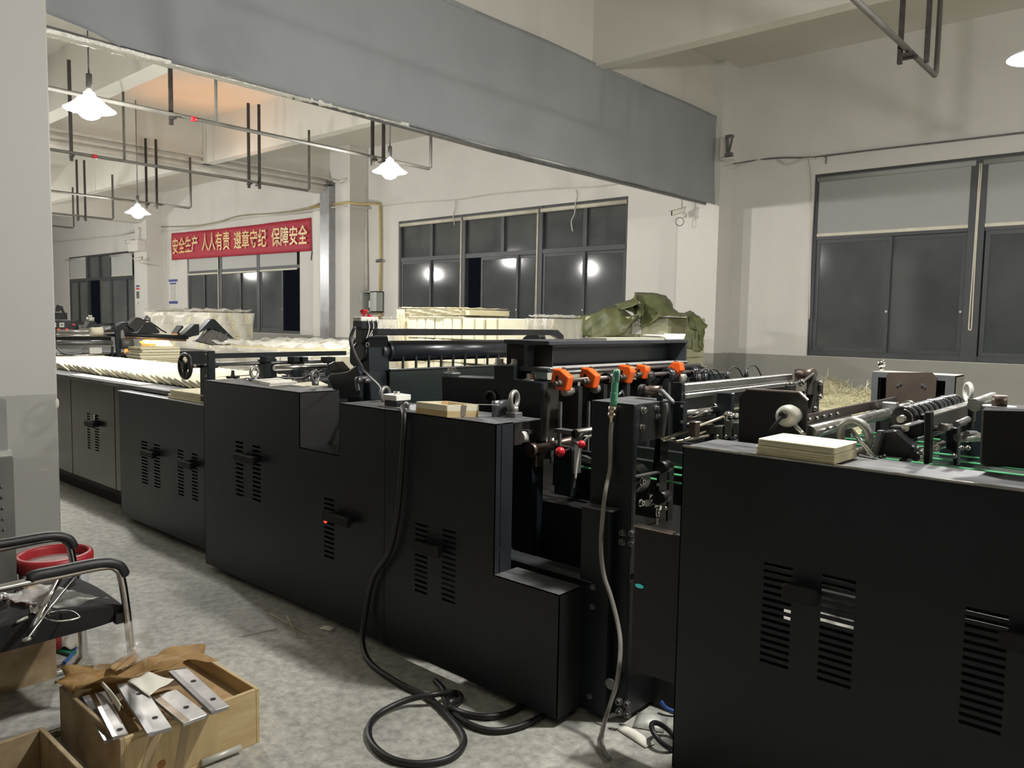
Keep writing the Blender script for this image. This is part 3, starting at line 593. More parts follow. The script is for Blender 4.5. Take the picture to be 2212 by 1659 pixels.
for i, (px, py, w_) in enumerate(ind):
    p = at(px, py, x=sx+.0); s = (.050, .048, .047, .038, .050)[i]
    t2 = thing('position_indicator', 'orange position indicator on the shaft under the bridge beam, '+w_, 'indicator', tuple(p), 'orange indicators under the beam')
    h = [(-.75, 1), (.08, .92), (1.05, .3), (.75, -1), (-.23, -.92), (-1, -.15)] if i < 2 else [(-.7, 1), (.75, .85), (.95, .3), (.5, -1), (-.85, -.65)] if i < 4 else [(-.1, 1), (.85, .95), (1.05, .1), (-.25, -1), (-.9, 0)]
    MB().prism([(p.x+a*s, p.z+b*s) for a, b in h], 'y', p.y-.026, p.y+.02).build('orange_housing', M.orange, t2, bevel=.007, seg=3)
    MB().bar((p.x-.2*s, p.y-.0275, p.z+.38*s), (p.x-.26*s, p.y-.0275, p.z-.22*s), .002, .014, (1, 0, 0)).build('counter_window', M.blk, t2)
    MB().cyl((p.x+.25*s, p.y-.03, p.z-.3*s), (p.x+.25*s, p.y-.052, p.z-.3*s), .3*s, 12).cyl((p.x+.25*s, p.y-.052, p.z-.3*s), (p.x+.25*s, p.y-.075, p.z-.3*s), .011, 10).build('spindle', mat('spindle_brown_%d' % i, (.09, .075, .065), .4, .4), t2)
    MB().bar((p.x-.75*s, p.y+.025, p.z-.15*s), (p.x-.25*s, p.y+.03, p.z+1.05*s), .012, .02, (0, 1, 0)).build('grey_lever', mat('lever_%d' % i, (.15, .14, .13), .4, .3), t2)
# ---- lower left of the tower: tie bars, red knobs
t = thing('feed_carriage', 'carriage with brown shaft and red ball levers in the gap behind the stepped cabinet', 'carriage', (-2.1, 2.75, .9))
yc = 2.72
a = at(1150, 972, y=yc); b = at(1213, 955, y=yc); MB().cyl(a, b+V(0, .15, 0), .022, 16).cyl(a-V(.0, 0.02, 0), a+V(0, .02, 0), .032, 16).build('brown_shaft', M.brown, t)
MB().prism(poly([(1120, 962), (1160, 970), (1158, 1010), (1120, 1000)], yc+.01), 'y', yc+.01, yc+.06).build('clevis', M.brown, t, bevel=.004)
for n_, pp in (('slide_plate', [(1197, 926), (1242, 932), (1240, 1024), (1236, 1024), (1234, 940), (1197, 934)]), ('slide_plate', [(1120, 928), (1142, 930), (1142, 938), (1120, 936)])):
    MB().prism(poly(pp, yc), 'y', yc, yc+.05).build(n_, M.grit, t)
MB().box(at(1200, 935, y=yc+.02).x, at(1236, 935, y=yc+.02).x, yc+.02, yc+.06, .78, 1.0).build('slide_block', M.black, t)
a = at(1242, 937, y=yc); MB().cyl(a+V(0, 0, -.0), a+V(0, .5, 0), .020, 14).build('tie_bar', M.steel, t)
p = at(1124, 945, y=yc-.06); MB().cyl(p, p+V(0, .03, 0), .026, 18).build('white_knob', M.wht, t)
for (px, py), (qx, qy), r in (((1210, 976), (1230, 971), .022), ((1256, 960), (1240, 952), .018)):
    p = at(px, py, y=yc-.08); q = at(qx, qy, y=yc); l_ = MB().cyl(p, q, .006, 8).build('lever_rod', M.steel, t); MB().sphere(p, r, 14, 10).build('red_ball_knob', M.red, l_)
MB().tube(smoothpath([at(1285, 941, y=yc), at(1270, 945, y=yc), at(1256, 965, y=yc), at(1247, 1000, y=yc-.02), at(1243, 1035, y=yc-.03)], 5), .005, 6).build('air_tube', M.pvc, t)
MB().bar(at(1243, 1033, y=yc-.03), at(1239, 1053, y=yc-.03), .012, .004).build('tube_tag', M.grit, t)
for a, b in (((1243, 980), (1296, 1000)), ((1250, 992), (1290, 1002)), ((1262, 985), (1300, 1006))): MB().bar(at(*a, y=yc+.12), at(*b, y=yc+.02), .014, .010).build('finger', M.grit, t)
for yy in (2.95, 3.25, 3.55): MB().box(-2.25, -1.7, yy, yy+.04, .70, .95).build('cross_plate', M.dark, t)
for i in range(4): MB().box(-2.2, -1.45, 2.9+i*.16, 2.93+i*.16, .88, .885).build('green_belt', M.belt, t)
# ---- tower
y = 2.5
t = thing('machine_tower', 'narrow black upright housing that the green air gun hangs on', 'machine housing', (-1.69, 2.6, 0))
tx0, tx1, tz = -1.795, -1.60, 1.245
MB().box(tx0, tx1, y, y+.012, .02, tz).build('front_plate', M.black, t, bevel=.003)
MB().box(tx0, tx0+.012, y+.012, y+.28, .02, tz).build('side_plate', M.black, t)
MB().holed(y+.012, y+.26, .02, tz, tx1-.012, .012, [(y+.03, y+.2, .76, 1.10), (y+.012, y+.2, .56, .66)], 'x').build('side_plate', mat('tower_side', (.014, .015, .016), .4, var=.2), t)
MB().box(tx0, tx1, y, y+.28, tz, tz+.004).build('cap_sheet', M.worn, t)
MB().box(tx0-.0, tx1-.06, y-.05, y, .02, .835).build('lower_cover', M.black, t); MB().box(tx0-.004, tx1-.05, y-.056, y, .835, .84).build('cover_edge', M.grit, t)
for px, py in ((1388, 886), (1386, 923), (1385, 1040), (1383, 1086), (1420, 900), (1418, 882)): bolt(t, at(px, py, x=tx1), (1, 0, 0), .011)
for px, py in ((1346, 1150), (1366, 1152), (1345, 1170), (1366, 1173), (1338, 1515), (1356, 1521), (1338, 1537), (1356, 1543)): bolt(t, at(px, py, y=y-.002 if px > 1350 or py < 1200 else y-.05), (0, -1, 0), .011, M.grit)
for px, py in ((1282, 1268), (1280, 1310), (1275, 1503)): bolt(t, at(px, py, y=y-.05), (0, -1, 0), .009, M.grit)
MB().cyl(at(1318, 1478, y=y-.052), at(1318, 1478, y=y-.052)+V(0, .003, 0), .022, 20).build('plug', M.grit, t)
# inside the tower: drum, valve, chain
MB().cyl((tx1-.10, y+.05, .93), (tx1-.10, y+.2, .93), .06, 20).build('drum', M.blackg, t)
MB().bar(at(1370, 1030, x=tx1-.0), at(1430, 1018, x=tx1+.02), .02, .006).build('grey_bar', M.grit, t)
# rocker arm with perforated strip
ya = 2.72; s3 = lambda a, b: (1270+a/4.367, 780+b/4.367)
a, b = at(*s3(530, 280), y=ya), at(*s3(685, 278), y=ya); MB().cyl(a, b, .020, 14).build('rocker_shaft', M.brown, t); 
for i in range(4): MB().torus(a+V(.004*i-.012, 0, 0), (b-a), .023, .004, 18, 6).build('cable_turn', M.rubber, t)
MB().prism(poly([s3(660, 270), s3(690, 262), s3(805, 380), s3(800, 412), s3(760, 385)], ya-.03), 'y', ya-.03, ya-.012).build('rocker_arm', M.grit, t, bevel=.004)
MB().prism(poly([s3(650, 300), s3(692, 330), s3(686, 760), s3(640, 1080), s3(608, 1070), s3(640, 700)], ya-.02), 'y', ya-.02, ya-.005).build('perforated_strip', M.black, t)
for i in range(14): MB().cyl(at(*s3(672, 390+i*26), y=ya-.022), at(*s3(672, 390+i*26), y=ya-.022)+V(0, .002, 0), .003, 6).build('hole_dot', M.blk, t)
MB().tube(smoothpath([at(*s3(735, 400), y=ya-.04), at(*s3(738, 460), y=ya-.04), at(*s3(720, 560), y=ya-.04), at(*s3(700, 710), y=ya-.04)], 5), .009, 8).build('air_cylinder', M.grit, t)
p = at(1398, 1093, y=ya-.06)
m = MB().cyl(at(1405, 1068, y=ya-.06), at(1402, 1092, y=ya-.06), .011, 10).cyl(at(1400, 1090, y=ya-.06), at(1427, 1097, y=ya-.06), .010, 10).cyl(at(1419, 1096, y=ya-.06), at(1419, 1115, y=ya-.06), .011, 10).cyl(at(1397, 1087, y=ya-.08), at(1397, 1087, y=ya-.02), .014, 10).build('air_valve', M.chrome, t)
for px, py in ((1420, 1047), (1421, 1075), (1438, 1098), (1418, 1122), (1418, 1130)): MB().sphere(at(px, py, y=ya-.05), .008, 8, 6).build('fitting', M.steel, t)
# low cover between tower and the near right cabinet
t = thing('gap_cover', 'low black cover with a bright top edge in the gap beside the upright housing', 'cover', (-1.45, 2.5, 0))
p, q = at(1372, 1133, y=2.36), at(1456, 1145, y=2.36)
MB().box(p.x, -1.285, 2.36, 2.372, .30, p.z-.006).build('cover_sheet', M.dark, t); MB().box(p.x, q.x, 2.352, 2.38, p.z-.006, p.z).build('top_edge', M.steel, t)
p = at(1381, 1266, y=2.355); MB().sphere(p, .014, 16, 10, (1.3, .3, .55)).build('teal_glint', M.teal, t)  # small glowing blob painted as a teal reflection
# ---- delivery section on the right
s4 = lambda a, b: (1450+a/6.506, 760+b/6.506)
s5 = lambda a, b: (1860+a/6.284, 780+b/6.284)
y0 = 2.80
t = thing('delivery_rail', 'bright aluminium rail and chrome rods running across behind the near right cabinet', 'rail', tuple(at(1600, 850, y=3)))
ax = at(1480, 846, y=y0).x; a0 = at(1480, 846, x=ax); a1 = at(1712, 823, x=ax); hh = .030
MB().box(ax-.04, ax, a0.y, a1.y, a0.z-hh*.1, a0.z+hh).build('aluminium_rail', M.alu, t, bevel=.003)
MB().box(ax-.035, ax+.004, a0.y, a1.y, a0.z-hh*.95, a0.z-hh*.3).build('aluminium_rail', M.alu, t, bevel=.003)
MB().box(ax-.05, ax-.02, a0.y, a1.y+.1, a0.z-.20, a0.z-hh*.6).build('web_plate', mat('web_dark', (.03, .031, .031), .4, .2, var=.2), t)
MB().box(ax-.05, ax-.005, a0.y-.02, a0.y, a0.z-.035, a0.z+.035).build('end_cap', M.black, t)
MB().prism(poly([s4(20, 700), s4(170, 715), s4(165, 1120), s4(20, 1100)], y0-.06), 'y', y0-.06, y0-.03).build('end_plate', M.black, t)
for py in (765, 985): bolt(t, at(*s4(150, py), y=y0-.06), (0, -1, 0), .005)
for (ax_, ay_), (bx_, by_), r in (((165, 885), (955, 755), .017), ((165, 1045), (590, 950), .014), ((165, 1075), (420, 1010), .008)):
    p = at(*s4(ax_, ay_), y=y0-.03); q = at(*s4(bx_, by_), x=p.x); MB().cyl(p, V(p.x, q.y, p.z), r, 14).build('chrome_rod', M.chrome, t)
p = at(*s4(690, 800), x=ax+.03); MB().box(p.x-.02, p.x+.05, p.y, p.y+.03, .9, p.z+.07).build('rod_carrier', M.black, t, bevel=.004); MB().torus((p.x-.03, p.y-.004, p.z), (0, 1, 0), .018, .004, 18, 6).build('seal_ring', M.steel, t)
for a, b, r in (((1427, 951), s4(760, 905), .0065), ((1432, 953), s4(300, 1150), .004), (s4(60, 1265), s4(520, 1180), .006), (s4(180, 1235), s4(480, 1120), .004)):
    MB().cyl(at(*a, y=2.70), at(*b, y=2.95), r, 10).build('push_rod', mat('rod_tan_%d' % int(r*1000), (.42, .38, .30), .35, .6), t)
p = at(*s4(325, 1080), y=2.79); MB().box(p.x-.015, p.x+.015, p.y-.02, p.y+.02, p.z-.03, p.z+.03).build('rod_clamp', M.brown, t, bevel=.003)
p = at(*s4(800, 905), y=2.95); MB().sphere(p, .022, 12, 8).cyl(p, p+V(.03, .04, -.004), .016, 12).build('rod_end', M.chrome, t)
for u, v_, ww, h in ((590, 1040, 130, 190), (740, 880, 110, 330), (860, 990, 90, 220)):
    MB().prism(poly([s4(u, v_), s4(u+ww, v_), s4(u+ww, v_+h), s4(u, v_+h)], 3.0), 'y', 3.0, 3.05).build('guide_block', mat('block_%d' % u, (.085, .088, .08), .4, .3), t, bevel=.004)
for u in (650, 770, 900): MB().sphere(at(*s4(u, 1190), y=2.98), .009, 8, 6).build('screw', M.chrome, t)
for i, (u, v_) in enumerate(((380, 430), (470, 420), (785, 385), (1050, 350))):
    p = at(*s4(u, v_+60), x=ax-.10); b = MB().cyl(p+V(0, 0, -.02), p+V(0, 0, .008), .022, 12).cyl(p+V(0, 0, .008), p+V(0, 0, .055), .011, 10).box(p.x-.05, p.x+.05, p.y-.02, p.y+.02, p.z-.035, p.z-.02).build('sensor', M.rubber, t)
    MB().tube(smoothpath([p+V(0, 0, .05), p+V(.01, .03, .075), p+V(0, .12, .06), p+V(.01, .16, .0), p+V(0, .12, -.02)], 5), .0035, 6).build('sensor_wire', M.rubber, t)
    MB().tube(smoothpath([p+V(0, .02, -.02), p+V(.02, .05, .0), p+V(.0, .10, -.01), p+V(.01, .14, -.03)], 4), .003, 6).build('sensor_wire', M.grit, t)
for i in range(9): MB().box(ax-.02+.02*(i % 2), ax+.06, y0-.05+i*.05, y0-.03+i*.05, .70+.035*(i % 3), .712+.035*(i % 3)).build('leaf_spring', M.grit, t)
for z in (.99, .87): 
    MB().cyl((ax-.02, 2.66, z), (ax-.02, 2.72, z), .024, 18).build('rubber_pulley', M.rubber, t)
# end bracket on the far side
t = thing('end_bracket', 'dark tall end bracket with a short brown roller at the end of the aluminium rail', 'bracket', tuple(at(1750, 900, y=4.0)))
ye_ = a1.y+.02
MB().prism(poly([s4(1725, 245), s4(1815, 245), s4(1815, 500), s4(1725, 420)], ye_), 'y', ye_, ye_+.03).build('bracket_plate', M.brown, t, bevel=.004)
MB().prism(poly([s4(1900, 400), s4(2100, 400), s4(2095, 650), s4(2040, 690), s4(2030, 940), s4(1880, 940)], ye_), 'y', ye_, ye_+.04).build('bracket_plate', mat('bracket_grey', (.055, .05, .047), .42, .3), t, bevel=.004)
MB().cyl(at(*s4(1790, 305), y=ye_+.02), at(*s4(2000, 310), y=ye_-.02), .026, 16).build('brown_roller', M.brown, t)
MB().bar(at(*s4(2000, 310), y=ye_-.03), at(*s4(1850, 430), y=ye_-.06), .014, .03, (0, 1, 0)).bar(at(*s4(1990, 330), y=ye_-.01), at(*s4(1960, 600), y=ye_-.01), .02, .05, (0, 1, 0)).build('link_arm', mat('link_grey', (.11, .10, .095), .4, .5), t, bevel=.003)
MB().cyl(at(*s4(1560, 470), y=ye_-.12), at(*s4(1830, 425), y=ye_-.07), .009, 10).sphere(at(*s4(1835, 422), y=ye_-.07), .017, 10, 8).build('link_rod', M.chrome, t)
for u, v_ in ((2095, 432), (2090, 628), (2020, 795), (1885, 560)): MB().sphere(at(*s4(u, v_), y=ye_-.01), .014, 10, 8).build('bolt_head', M.chrome, t)
# black plate with the pale knob
yp = 2.60
t = thing('side_stop', 'black plate with a cut corner carrying a pale knob and chrome lever', 'machine plate', tuple(at(1660, 950, y=yp)))
MB().prism(poly([s4(955, 640), s4(1060, 525), s4(1790, 570), s4(1900, 680), s4(1890, 1330), s4(940, 1330)], yp), 'y', yp, yp+.012).build('stop_plate', mat('stop_black', (.011, .010, .010), .45), t)
e = poly([s4(1060, 525), s4(1790, 570), s4(1908, 680)], yp-.001)
m = MB()
for (xa, za), (xb, zb) in zip(e, e[1:]): m.bar((xa, yp+.006, za), (xb, yp+.006, zb), .014, .005)
m.build('ground_edge', mat('ground_edge_pink', (.50, .42, .38), .35, .7), t)
p = at(*s4(1640, 900), y=yp-.05)
MB().lathe([(0, .05), (.020, .05), (.034, .042), (.037, .028), (.037, .006), (.030, 0), (.030, -.03)], p+V(0, 0.02, 0), (0, -1, 0), 24).build('pale_knob', mat('aged_knob', (.42, .41, .36), .45, .2), t)
MB().cyl(p+V(0, -.03, .005), p+V(0, -.05, .005), .012, 12).cyl(p+V(0, -.045, .005), at(*s4(1400, 1110), y=yp-.10), .006, 8).build('black_lever', M.blk, t)
MB().cyl(at(*s4(1700, 985), y=yp-.03), at(*s4(1870, 1190), y=yp-.03), .0095, 10).build('chrome_lever', M.chrome, t)
MB().box(at(1690, 940, y=3.2).x, at(1690, 940, y=3.2).x+.02, yp, 4.0, .85, 1.12).build('inner_plate', M.dark, t)
# cross shafts and green belts
t = thing('cross_shaft', 'thick chrome shaft and drilled bar running across behind the cream paper stack', 'shaft', tuple(at(1850, 905, y=3.1)))
c0 = at(1748, 934, y=2.64); c1 = at(1950, 872, x=c0.x)
MB().cyl(c0, V(c0.x, c1.y-.15, c0.z), .023, 18).build('chrome_shaft', M.steel, t); MB().cyl(V(c0.x, c1.y-.15, c0.z), V(c0.x, c1.y+.1, c0.z), .027, 18).build('shaft_sleeve', M.steel, t)
MB().box(c0.x-.03, c0.x+.03, c1.y-.2, c1.y-.16, c0.z-.04, c0.z+.045).build('collar_block', M.grit, t, bevel=.004); MB().torus((c0.x, c1.y+.1, c0.z), (0, 1, 0), .03, .006, 18, 6).build('seal_ring', M.steel, t)
MB().bar((c0.x-.06, 2.64, c0.z+.028), (c0.x-.06, c1.y+.1, c0.z+.028), .014, .035).build('drilled_bar', mat('drilled_bar', (.05, .035, .03), .4, .4), t)
for i in range(6): MB().sphere(V(c0.x-.05, 2.70+i*.07, c0.z+.028), .007, 8, 6).build('pin', M.chrome, t)
c2 = at(1955, 925, y=2.66); MB().cyl(c2, c2+V(0, .8, 0), .012, 10).cyl(c2+V(-.05, 0, -.03), c2+V(-.05, .8, -.03), .010, 10).build('guide_rod', M.steel, t)
t = thing('green_belts', 'thin green round belts stretched along the delivery table', 'belt', (-.6, 3.2, 1.05)); 
MB().box(-1.25, 1.2, 2.66, 4.1, 1.02, 1.03).build('table_sheet', mat('table_glossy', (.045, .055, .05), .2, .3), t)
for i in range(9): MB().cyl((-1.22, 2.72+i*.15, 1.052), (1.25, 2.72+i*.15, 1.052), .005, 8).build('green_belt', M.belt, t)
# handwheel lying behind the stack
t = thing('hand_crank', 'pale ring handwheel with chrome spokes just right of the cream paper stack', 'handwheel', tuple(at(1845, 960, y=2.58)))
p = at(1846, 943, y=2.56); r_ = .050
MB().torus(p, (.25, 1, .1), r_, .013, 26, 10).build('rim', M.zinc, t)
MB().cyl(p+V(-.01, 0, .02), at(1890, 990, y=2.50), .007, 8).bar(p+V(.03, 0, -.05), at(1868, 987, y=2.52), .012, .006).bar(at(1858, 982, y=2.52), at(1895, 990, y=2.5), .012, .005).build('spoke', M.chrome, t)
# ---- disc shaft unit
t = thing('disc_shaft_unit', 'stack of black discs on a shaft between dark posts, far right of the machine', 'slitter', tuple(at(2000, 950, y=2.75)))
d0 = at(*s5(570, 780), y=2.74); dx = d0.x; d1 = at(*s5(1230, 580), x=dx); n_ = 11; R = .042
for i in range(n_):
    f = i/(n_-1); yy = d0.y+(d1.y-d0.y)*f; R_ = R if i not in (5, 8) else R*1.05
    MB().cyl((dx, yy, d0.z), (dx, yy+(d1.y-d0.y)/n_*.62, d0.z), R_, 24).build('disc', M.blackg, t, bevel=.004)
for i in (0, 3, 4, 6): 
    yy = d0.y+(d1.y-d0.y)*i/(n_-1); MB().torus((dx, yy-.004, d0.z), (0, 1, 0), R*.72, .0022, 18, 6, -.3, 1.5).build('highlight_arc', M.steel, t)  # steel arcs stand in for highlights on the discs
MB().cyl((dx, d0.y-.03, d0.z), (dx, d1.y+.2, d0.z), .012, 12).build('disc_shaft', M.steel, t)
yq = 2.62
MB().prism(poly([s5(420, 885), s5(620, 885), s5(850, 820), s5(850, 1000), s5(700, 1060), s5(480, 1040)], yq+.05), 'y', yq+.05, yq+.09).build('side_plate', M.black, t, bevel=.003)
MB().bar(at(*s5(430, 885), y=yq+.07), at(*s5(610, 888), y=yq+.07), .05, .006).bar(at(*s5(610, 888), y=yq+.07), at(*s5(850, 818), y=yq+.12), .04, .006).build('plate_edge', M.grit, t)
MB().prism(poly([s5(290, 950), s5(460, 930), s5(720, 1150), s5(700, 1330), s5(200, 1290)], yq), 'y', yq, yq+.05).build('housing', M.blackg, t, bevel=.006)
MB().prism(poly([s5(215, 945), s5(290, 950), s5(195, 1280), s5(125, 1275)], yq-.03), 'y', yq-.03, yq+.0).build('bent_sheet', mat('bent_sheet', (.22, .22, .215), .4, .4), t)
for u, v0, v1, w_ in ((855, 690, 1400, 90),):
    MB().prism(poly([s5(u, v0), s5(u+w_, v0), s5(u+w_-20, v1), s5(u-10, v1)], yq-.05), 'y', yq-.05, yq-.01).build('post', M.blk, t, bevel=.003)
MB().prism(poly([s5(1150, 900), s5(1310, 900), s5(1310, 1420), s5(1250, 1420), s5(1240, 1230), s5(1150, 1200)], yq+.1), 'y', yq+.1, yq+.14).build('post', M.black, t, bevel=.003)
MB().prism(poly([s5(1455, 520), s5(1535, 520), s5(1500, 920), s5(1440, 920)], yq+.35), 'y', yq+.35, yq+.38).build('post', M.blk, t)
b0 = at(*s5(950, 830), y=yq+.02); b1 = at(*s5(1480, 690), x=b0.x)
MB().box(b0.x-.012, b0.x, b0.y, b1.y+.1, b0.z-.05, b0.z+.018).build('long_bar', mat('long_bar', (.05, .048, .045), .4, .3), t); MB().box(b0.x-.03, b0.x+.002, b0.y, b1.y+.1, b0.z+.018, b0.z+.022).build('bar_edge', M.steel, t)
for a, b, r in ((s5(970, 905), s5(1090, 900), .006), (s5(1090, 900), s5(1230, 905), .012), (s5(1320, 990), s5(1430, 985), .005), (s5(1430, 985), s5(1555, 985), .009), (s5(490, 1100), s5(640, 1060), .010), (s5(610, 1125), s5(860, 1030), .005), (s5(935, 990), s5(1090, 940), .005), (s5(1290, 860), s5(1450, 790), .010), (s5(940, 1190), s5(1100, 1130), .014), (s5(740, 1300), s5(850, 1240), .014), (s5(560, 1360), s5(650, 1330), .010), (s5(1310, 1040), s5(1600, 1030), .014), (s5(1530, 600), s5(1800, 510), .020)):
    MB().cyl(at(*a, y=yq+.02), at(*b, y=yq+.12), r, 10).build('rod', (M.grit if r < .011 else M.steel) if r < .015 else M.zinc, t)
for u, v_ in ((775, 1190), (265, 1305), (320, 1290), (1265, 1290), (1365, 1180), (1450, 1180)): MB().sphere(at(u/6.284+1860, v_/6.284+780, y=yq), .008, 8, 6).build('screw', M.chrome, t)
p = at(*s5(1445, 585), y=3.6); eyebolt(t, p, .032, .009, .6, M.pale); MB().box(p.x-.08, p.x+.1, p.y-.05, p.y+.05, p.z-.25, p.z).build('far_block', M.black, t)
yk = 2.47; k = poly([s5(1635, 640), s5(2330, 655), s5(2330, 1480), s5(1960, 1440), s5(1640, 1430), s5(1600, 1370)], yk)
MB().prism(k, 'y', yk, yk+.16).build('bearing_block', M.blk, t, bevel=.006)
p = at(*s5(1875, 640), y=yk+.07); MB().cyl(p+V(0, 0, -.0), p+V(0, 0, .007), .042, 22).build('washer', M.grit, t); MB().cyl(p+V(0, 0, .007), p+V(0, 0, .036), .019, 18).build('bolt_head', M.brown, t)
# ---- grey motor box on the far side
t = thing('motor_box', 'grey steel box with a browned front plate by the wall, right', 'machine box', tuple(at(1985, 920, y=4.3)))
yg = 4.3; a = at(1884, 803, y=yg); b = at(2066, 806, y=yg); zb = .6
c0, c1 = at(1897, 815, y=yg).x, at(2043, 815, y=yg).x; zo = at(1900, 815, y=yg).z
gm = mat('motor_box_grey', (.13, .135, .14), .4, .2); MB().box(a.x, a.x+.004, yg+.006, yg+.17, zb, a.z-.006).build('end_panel', M.dark, t)
MB().holed(a.x, b.x, zb, a.z, yg, .006, [(c0, c1, zb+.1, zo)]).build('front_panel', gm, t)
MB().box(a.x, b.x, yg+.006, yg+.16, a.z-.006, a.z+.002).build('top_panel', M.pale, t); MB().box(b.x-.004, b.x, yg, yg+.17, zb, a.z).build('end_panel', mat('motor_box_side', (.30, .29, .235), .5), t)
MB().box(a.x+.01, b.x-.01, yg+.12, yg+.16, zb, a.z-.01).build('back_panel', M.dark, t)
pl = poly([s5(345, 185), s5(385, 155), s5(960, 155), s5(1025, 225), s5(1000, 640), s5(330, 640)], yg-.02); z_ = [(x, max(z, .62)) for x, z in pl]
MB().prism(z_, 'y', yg-.02, yg-.008).build('browned_plate', mat('browned_plate', (.085, .075, .068), .35, .6, col2=(.22, .165, .13), scale=3.5), t)
for u, v_ in ((500, 330), (540, 305), (830, 325), (865, 350)): bolt(t, at(*s5(u, v_), y=yg-.02), (0, -1, 0), .006, M.grit)
p = at(*s5(275, 110), y=yg+.05); MB().sphere(p+V(0, 0, .03), .022, 12, 8).cyl(p-V(0, 0, .02), p+V(0, 0, .03), .012, 10).build('eye_bolt', M.chrome, t)
# dark sheet added behind the louvres, cut open where slots show light
t = thing('added_screen', 'dark sheet added behind the louvres of the near right cabinet to keep them dark', 'panel', (0, 2.6, .1))
a, b, c, d = at(1774, 1262, y=2.62), at(1852, 1372, y=2.62), at(1693, 1306, y=2.62), at(1716, 1352, y=2.62)
MB().holed(-1.25, 1.28, .1, 1.0, 2.62, .005, [(a.x, b.x, b.z, a.z), (c.x, d.x, d.z, c.z)]).build('sheet', M.dark, t)
# ================================================================ conveyor, handwheel frame and paper on the machine
G = 'shingled paper signatures on the conveyor'
sh = None; N = 38; xw0, xw1 = -9.25, -5.30
for i in range(N):
    x = xw0+(xw1-xw0)*i/(N-1); dy = random.uniform(-.012, .012)
    if sh is None:
        b = MB(); n_ = 6; pts0 = []
        L_, tilt = .26, .046
        b.hexa([(0, 0, tilt), (L_, 0, 0), (L_, .86, 0), (0, .86, tilt), (0, 0, tilt+.016), (L_, 0, .012), (L_, .86, .012), (0, .86, tilt+.016)])
        sh = b.mesh('paper_signature', M.paper)
    o = bpy.data.objects.new('paper_signature', sh); COL.objects.link(o); o.location = (x, 2.665+dy+.02*max(0, (x+6.2)), 1.032+random.uniform(0, .003)); o.rotation_euler = (0, 0, random.uniform(-.006, .006))
    tag(o, 'cream paper signature lying shingled with its neighbours on the far left conveyor', 'paper', G)
def paperblock(name, x0, x1, y0, y1, z0, z1, label, m=None, group=None, rot=0., sheets=0):
    c = V((x0+x1)/2, (y0+y1)/2, z0)
    b = MB(); hx, hy, h = abs(x1-x0)/2, abs(y1-y0)/2, z1-z0
    n_ = max(1, sheets); R_ = Matrix.Rotation(rot, 3, 'Z')
    for k in range(n_):
        e = (random.uniform(-.0018, .0018), random.uniform(-.0018, .0018)) if n_ > 1 else (0, 0)
        b.obox(c+V(e[0], e[1], h*(k+.5)/n_), (2*hx, 2*hy, h/n_*.985), R_)
    o = b.build(name, m or M.papere, None, bevel=.003)
    return tag(o, label, 'paper stack', group)
paperblock('paper_bundle', -9.9, -9.3, 2.62, 3.1, 1.03, 1.09, 'cream paper bundle half hidden behind the left column')
o = MB().hexa([(-7.3, 2.49, 1.031), (-5.95, 2.50, 1.031), (-5.95, 2.62, 1.031), (-7.3, 2.60, 1.031), (-7.3, 2.49, 1.036), (-5.95, 2.50, 1.036), (-5.95, 2.62, 1.036), (-7.3, 2.60, 1.036)]).build('paper_sheet', M.paperw, None)
tag(o, 'long white sheet lying on the front edge of the conveyor table', 'paper')
for k, (a, b_, dz) in enumerate((('lower', -5.30, 0), ('upper', -5.26, .03))):
    paperblock('paper_stack', b_, -4.545, 2.42, 2.66, .993+dz, .993+dz+.029, '%s cream paper slab on the low cabinet, butting against the tall one' % a, M.papere, None, 0, 2)
# handwheel frame
t = thing('handwheel_frame', 'black post with two cross bars and a spoked handwheel above the low cabinet', 'machine frame', (-4.74, 2.45, 1.0))
yh = 2.42; a, b = at(431, 757, y=yh), at(450, 836, y=yh)
MB().box(a.x, b.x, yh, yh+.05, .95, a.z).build('post', M.black, t, bevel=.003)
for py in (765, 788, 812): bolt(t, at(446, py, y=yh), (0, -1, 0), .006)
def runx(p0, px, py, r, name, m, sq=None):
    p = at(*p0, y=yh+.04); q = at(px, py, x=p.x)
    return (MB().bar(p, (p.x, q.y, p.z), sq, sq*.9) if sq else MB().cyl(p, (p.x, q.y, p.z), r, 12)).build(name, m, t)
runx((451, 769), 745, 762, 0, 'cross_bar', M.black, .036)
runx((451, 788), 722, 779, .013, 'screw_shaft', M.grit); runx((592, 795), 705, 791, .016, 'guide_rod', M.steel)
p = at(451, 788, y=yh+.05); MB().cyl(p, p+V(0, .06, 0), .028, 16, .022).build('collar', M.black, t)
MB().cyl(at(415, 791, y=yh-.12), at(433, 791, y=yh), .012, 12).build('wheel_shaft', M.steel, t)
c = at(400, 791, y=yh-.14); Rw = .073
hw_ = MB().torus(c, (0, 1, 0), Rw, .013, 32, 10).build('handwheel_rim', M.rubber, t)
m = MB().cyl(c-V(0, .02, 0), c+V(0, .03, 0), .022, 16)
for k in range(3): an = .5+k*2.0944; m.bar(c, c+V(math.cos(an)*Rw, 0, math.sin(an)*Rw), .012, .026, (0, 1, 0))
m.build('handwheel_spokes', M.rubber, t)
q = at(580, 806, y=2.95); MB().box(q.x-.06, q.x+.03, 2.9, 3.0, 1.0, q.z+.10).build('slide_block', M.blackg, t, bevel=.004)
for px in (568, 628, 640, 700): q = at(px, 775, x=-4.74); MB().box(q.x-.04, q.x+.04, q.y, q.y+.07, q.z-.02, q.z+.012).box(q.x-.02, q.x+.02, q.y+.01, q.y+.05, q.z-.12, q.z-.02).build('carriage_clamp', M.black, t)
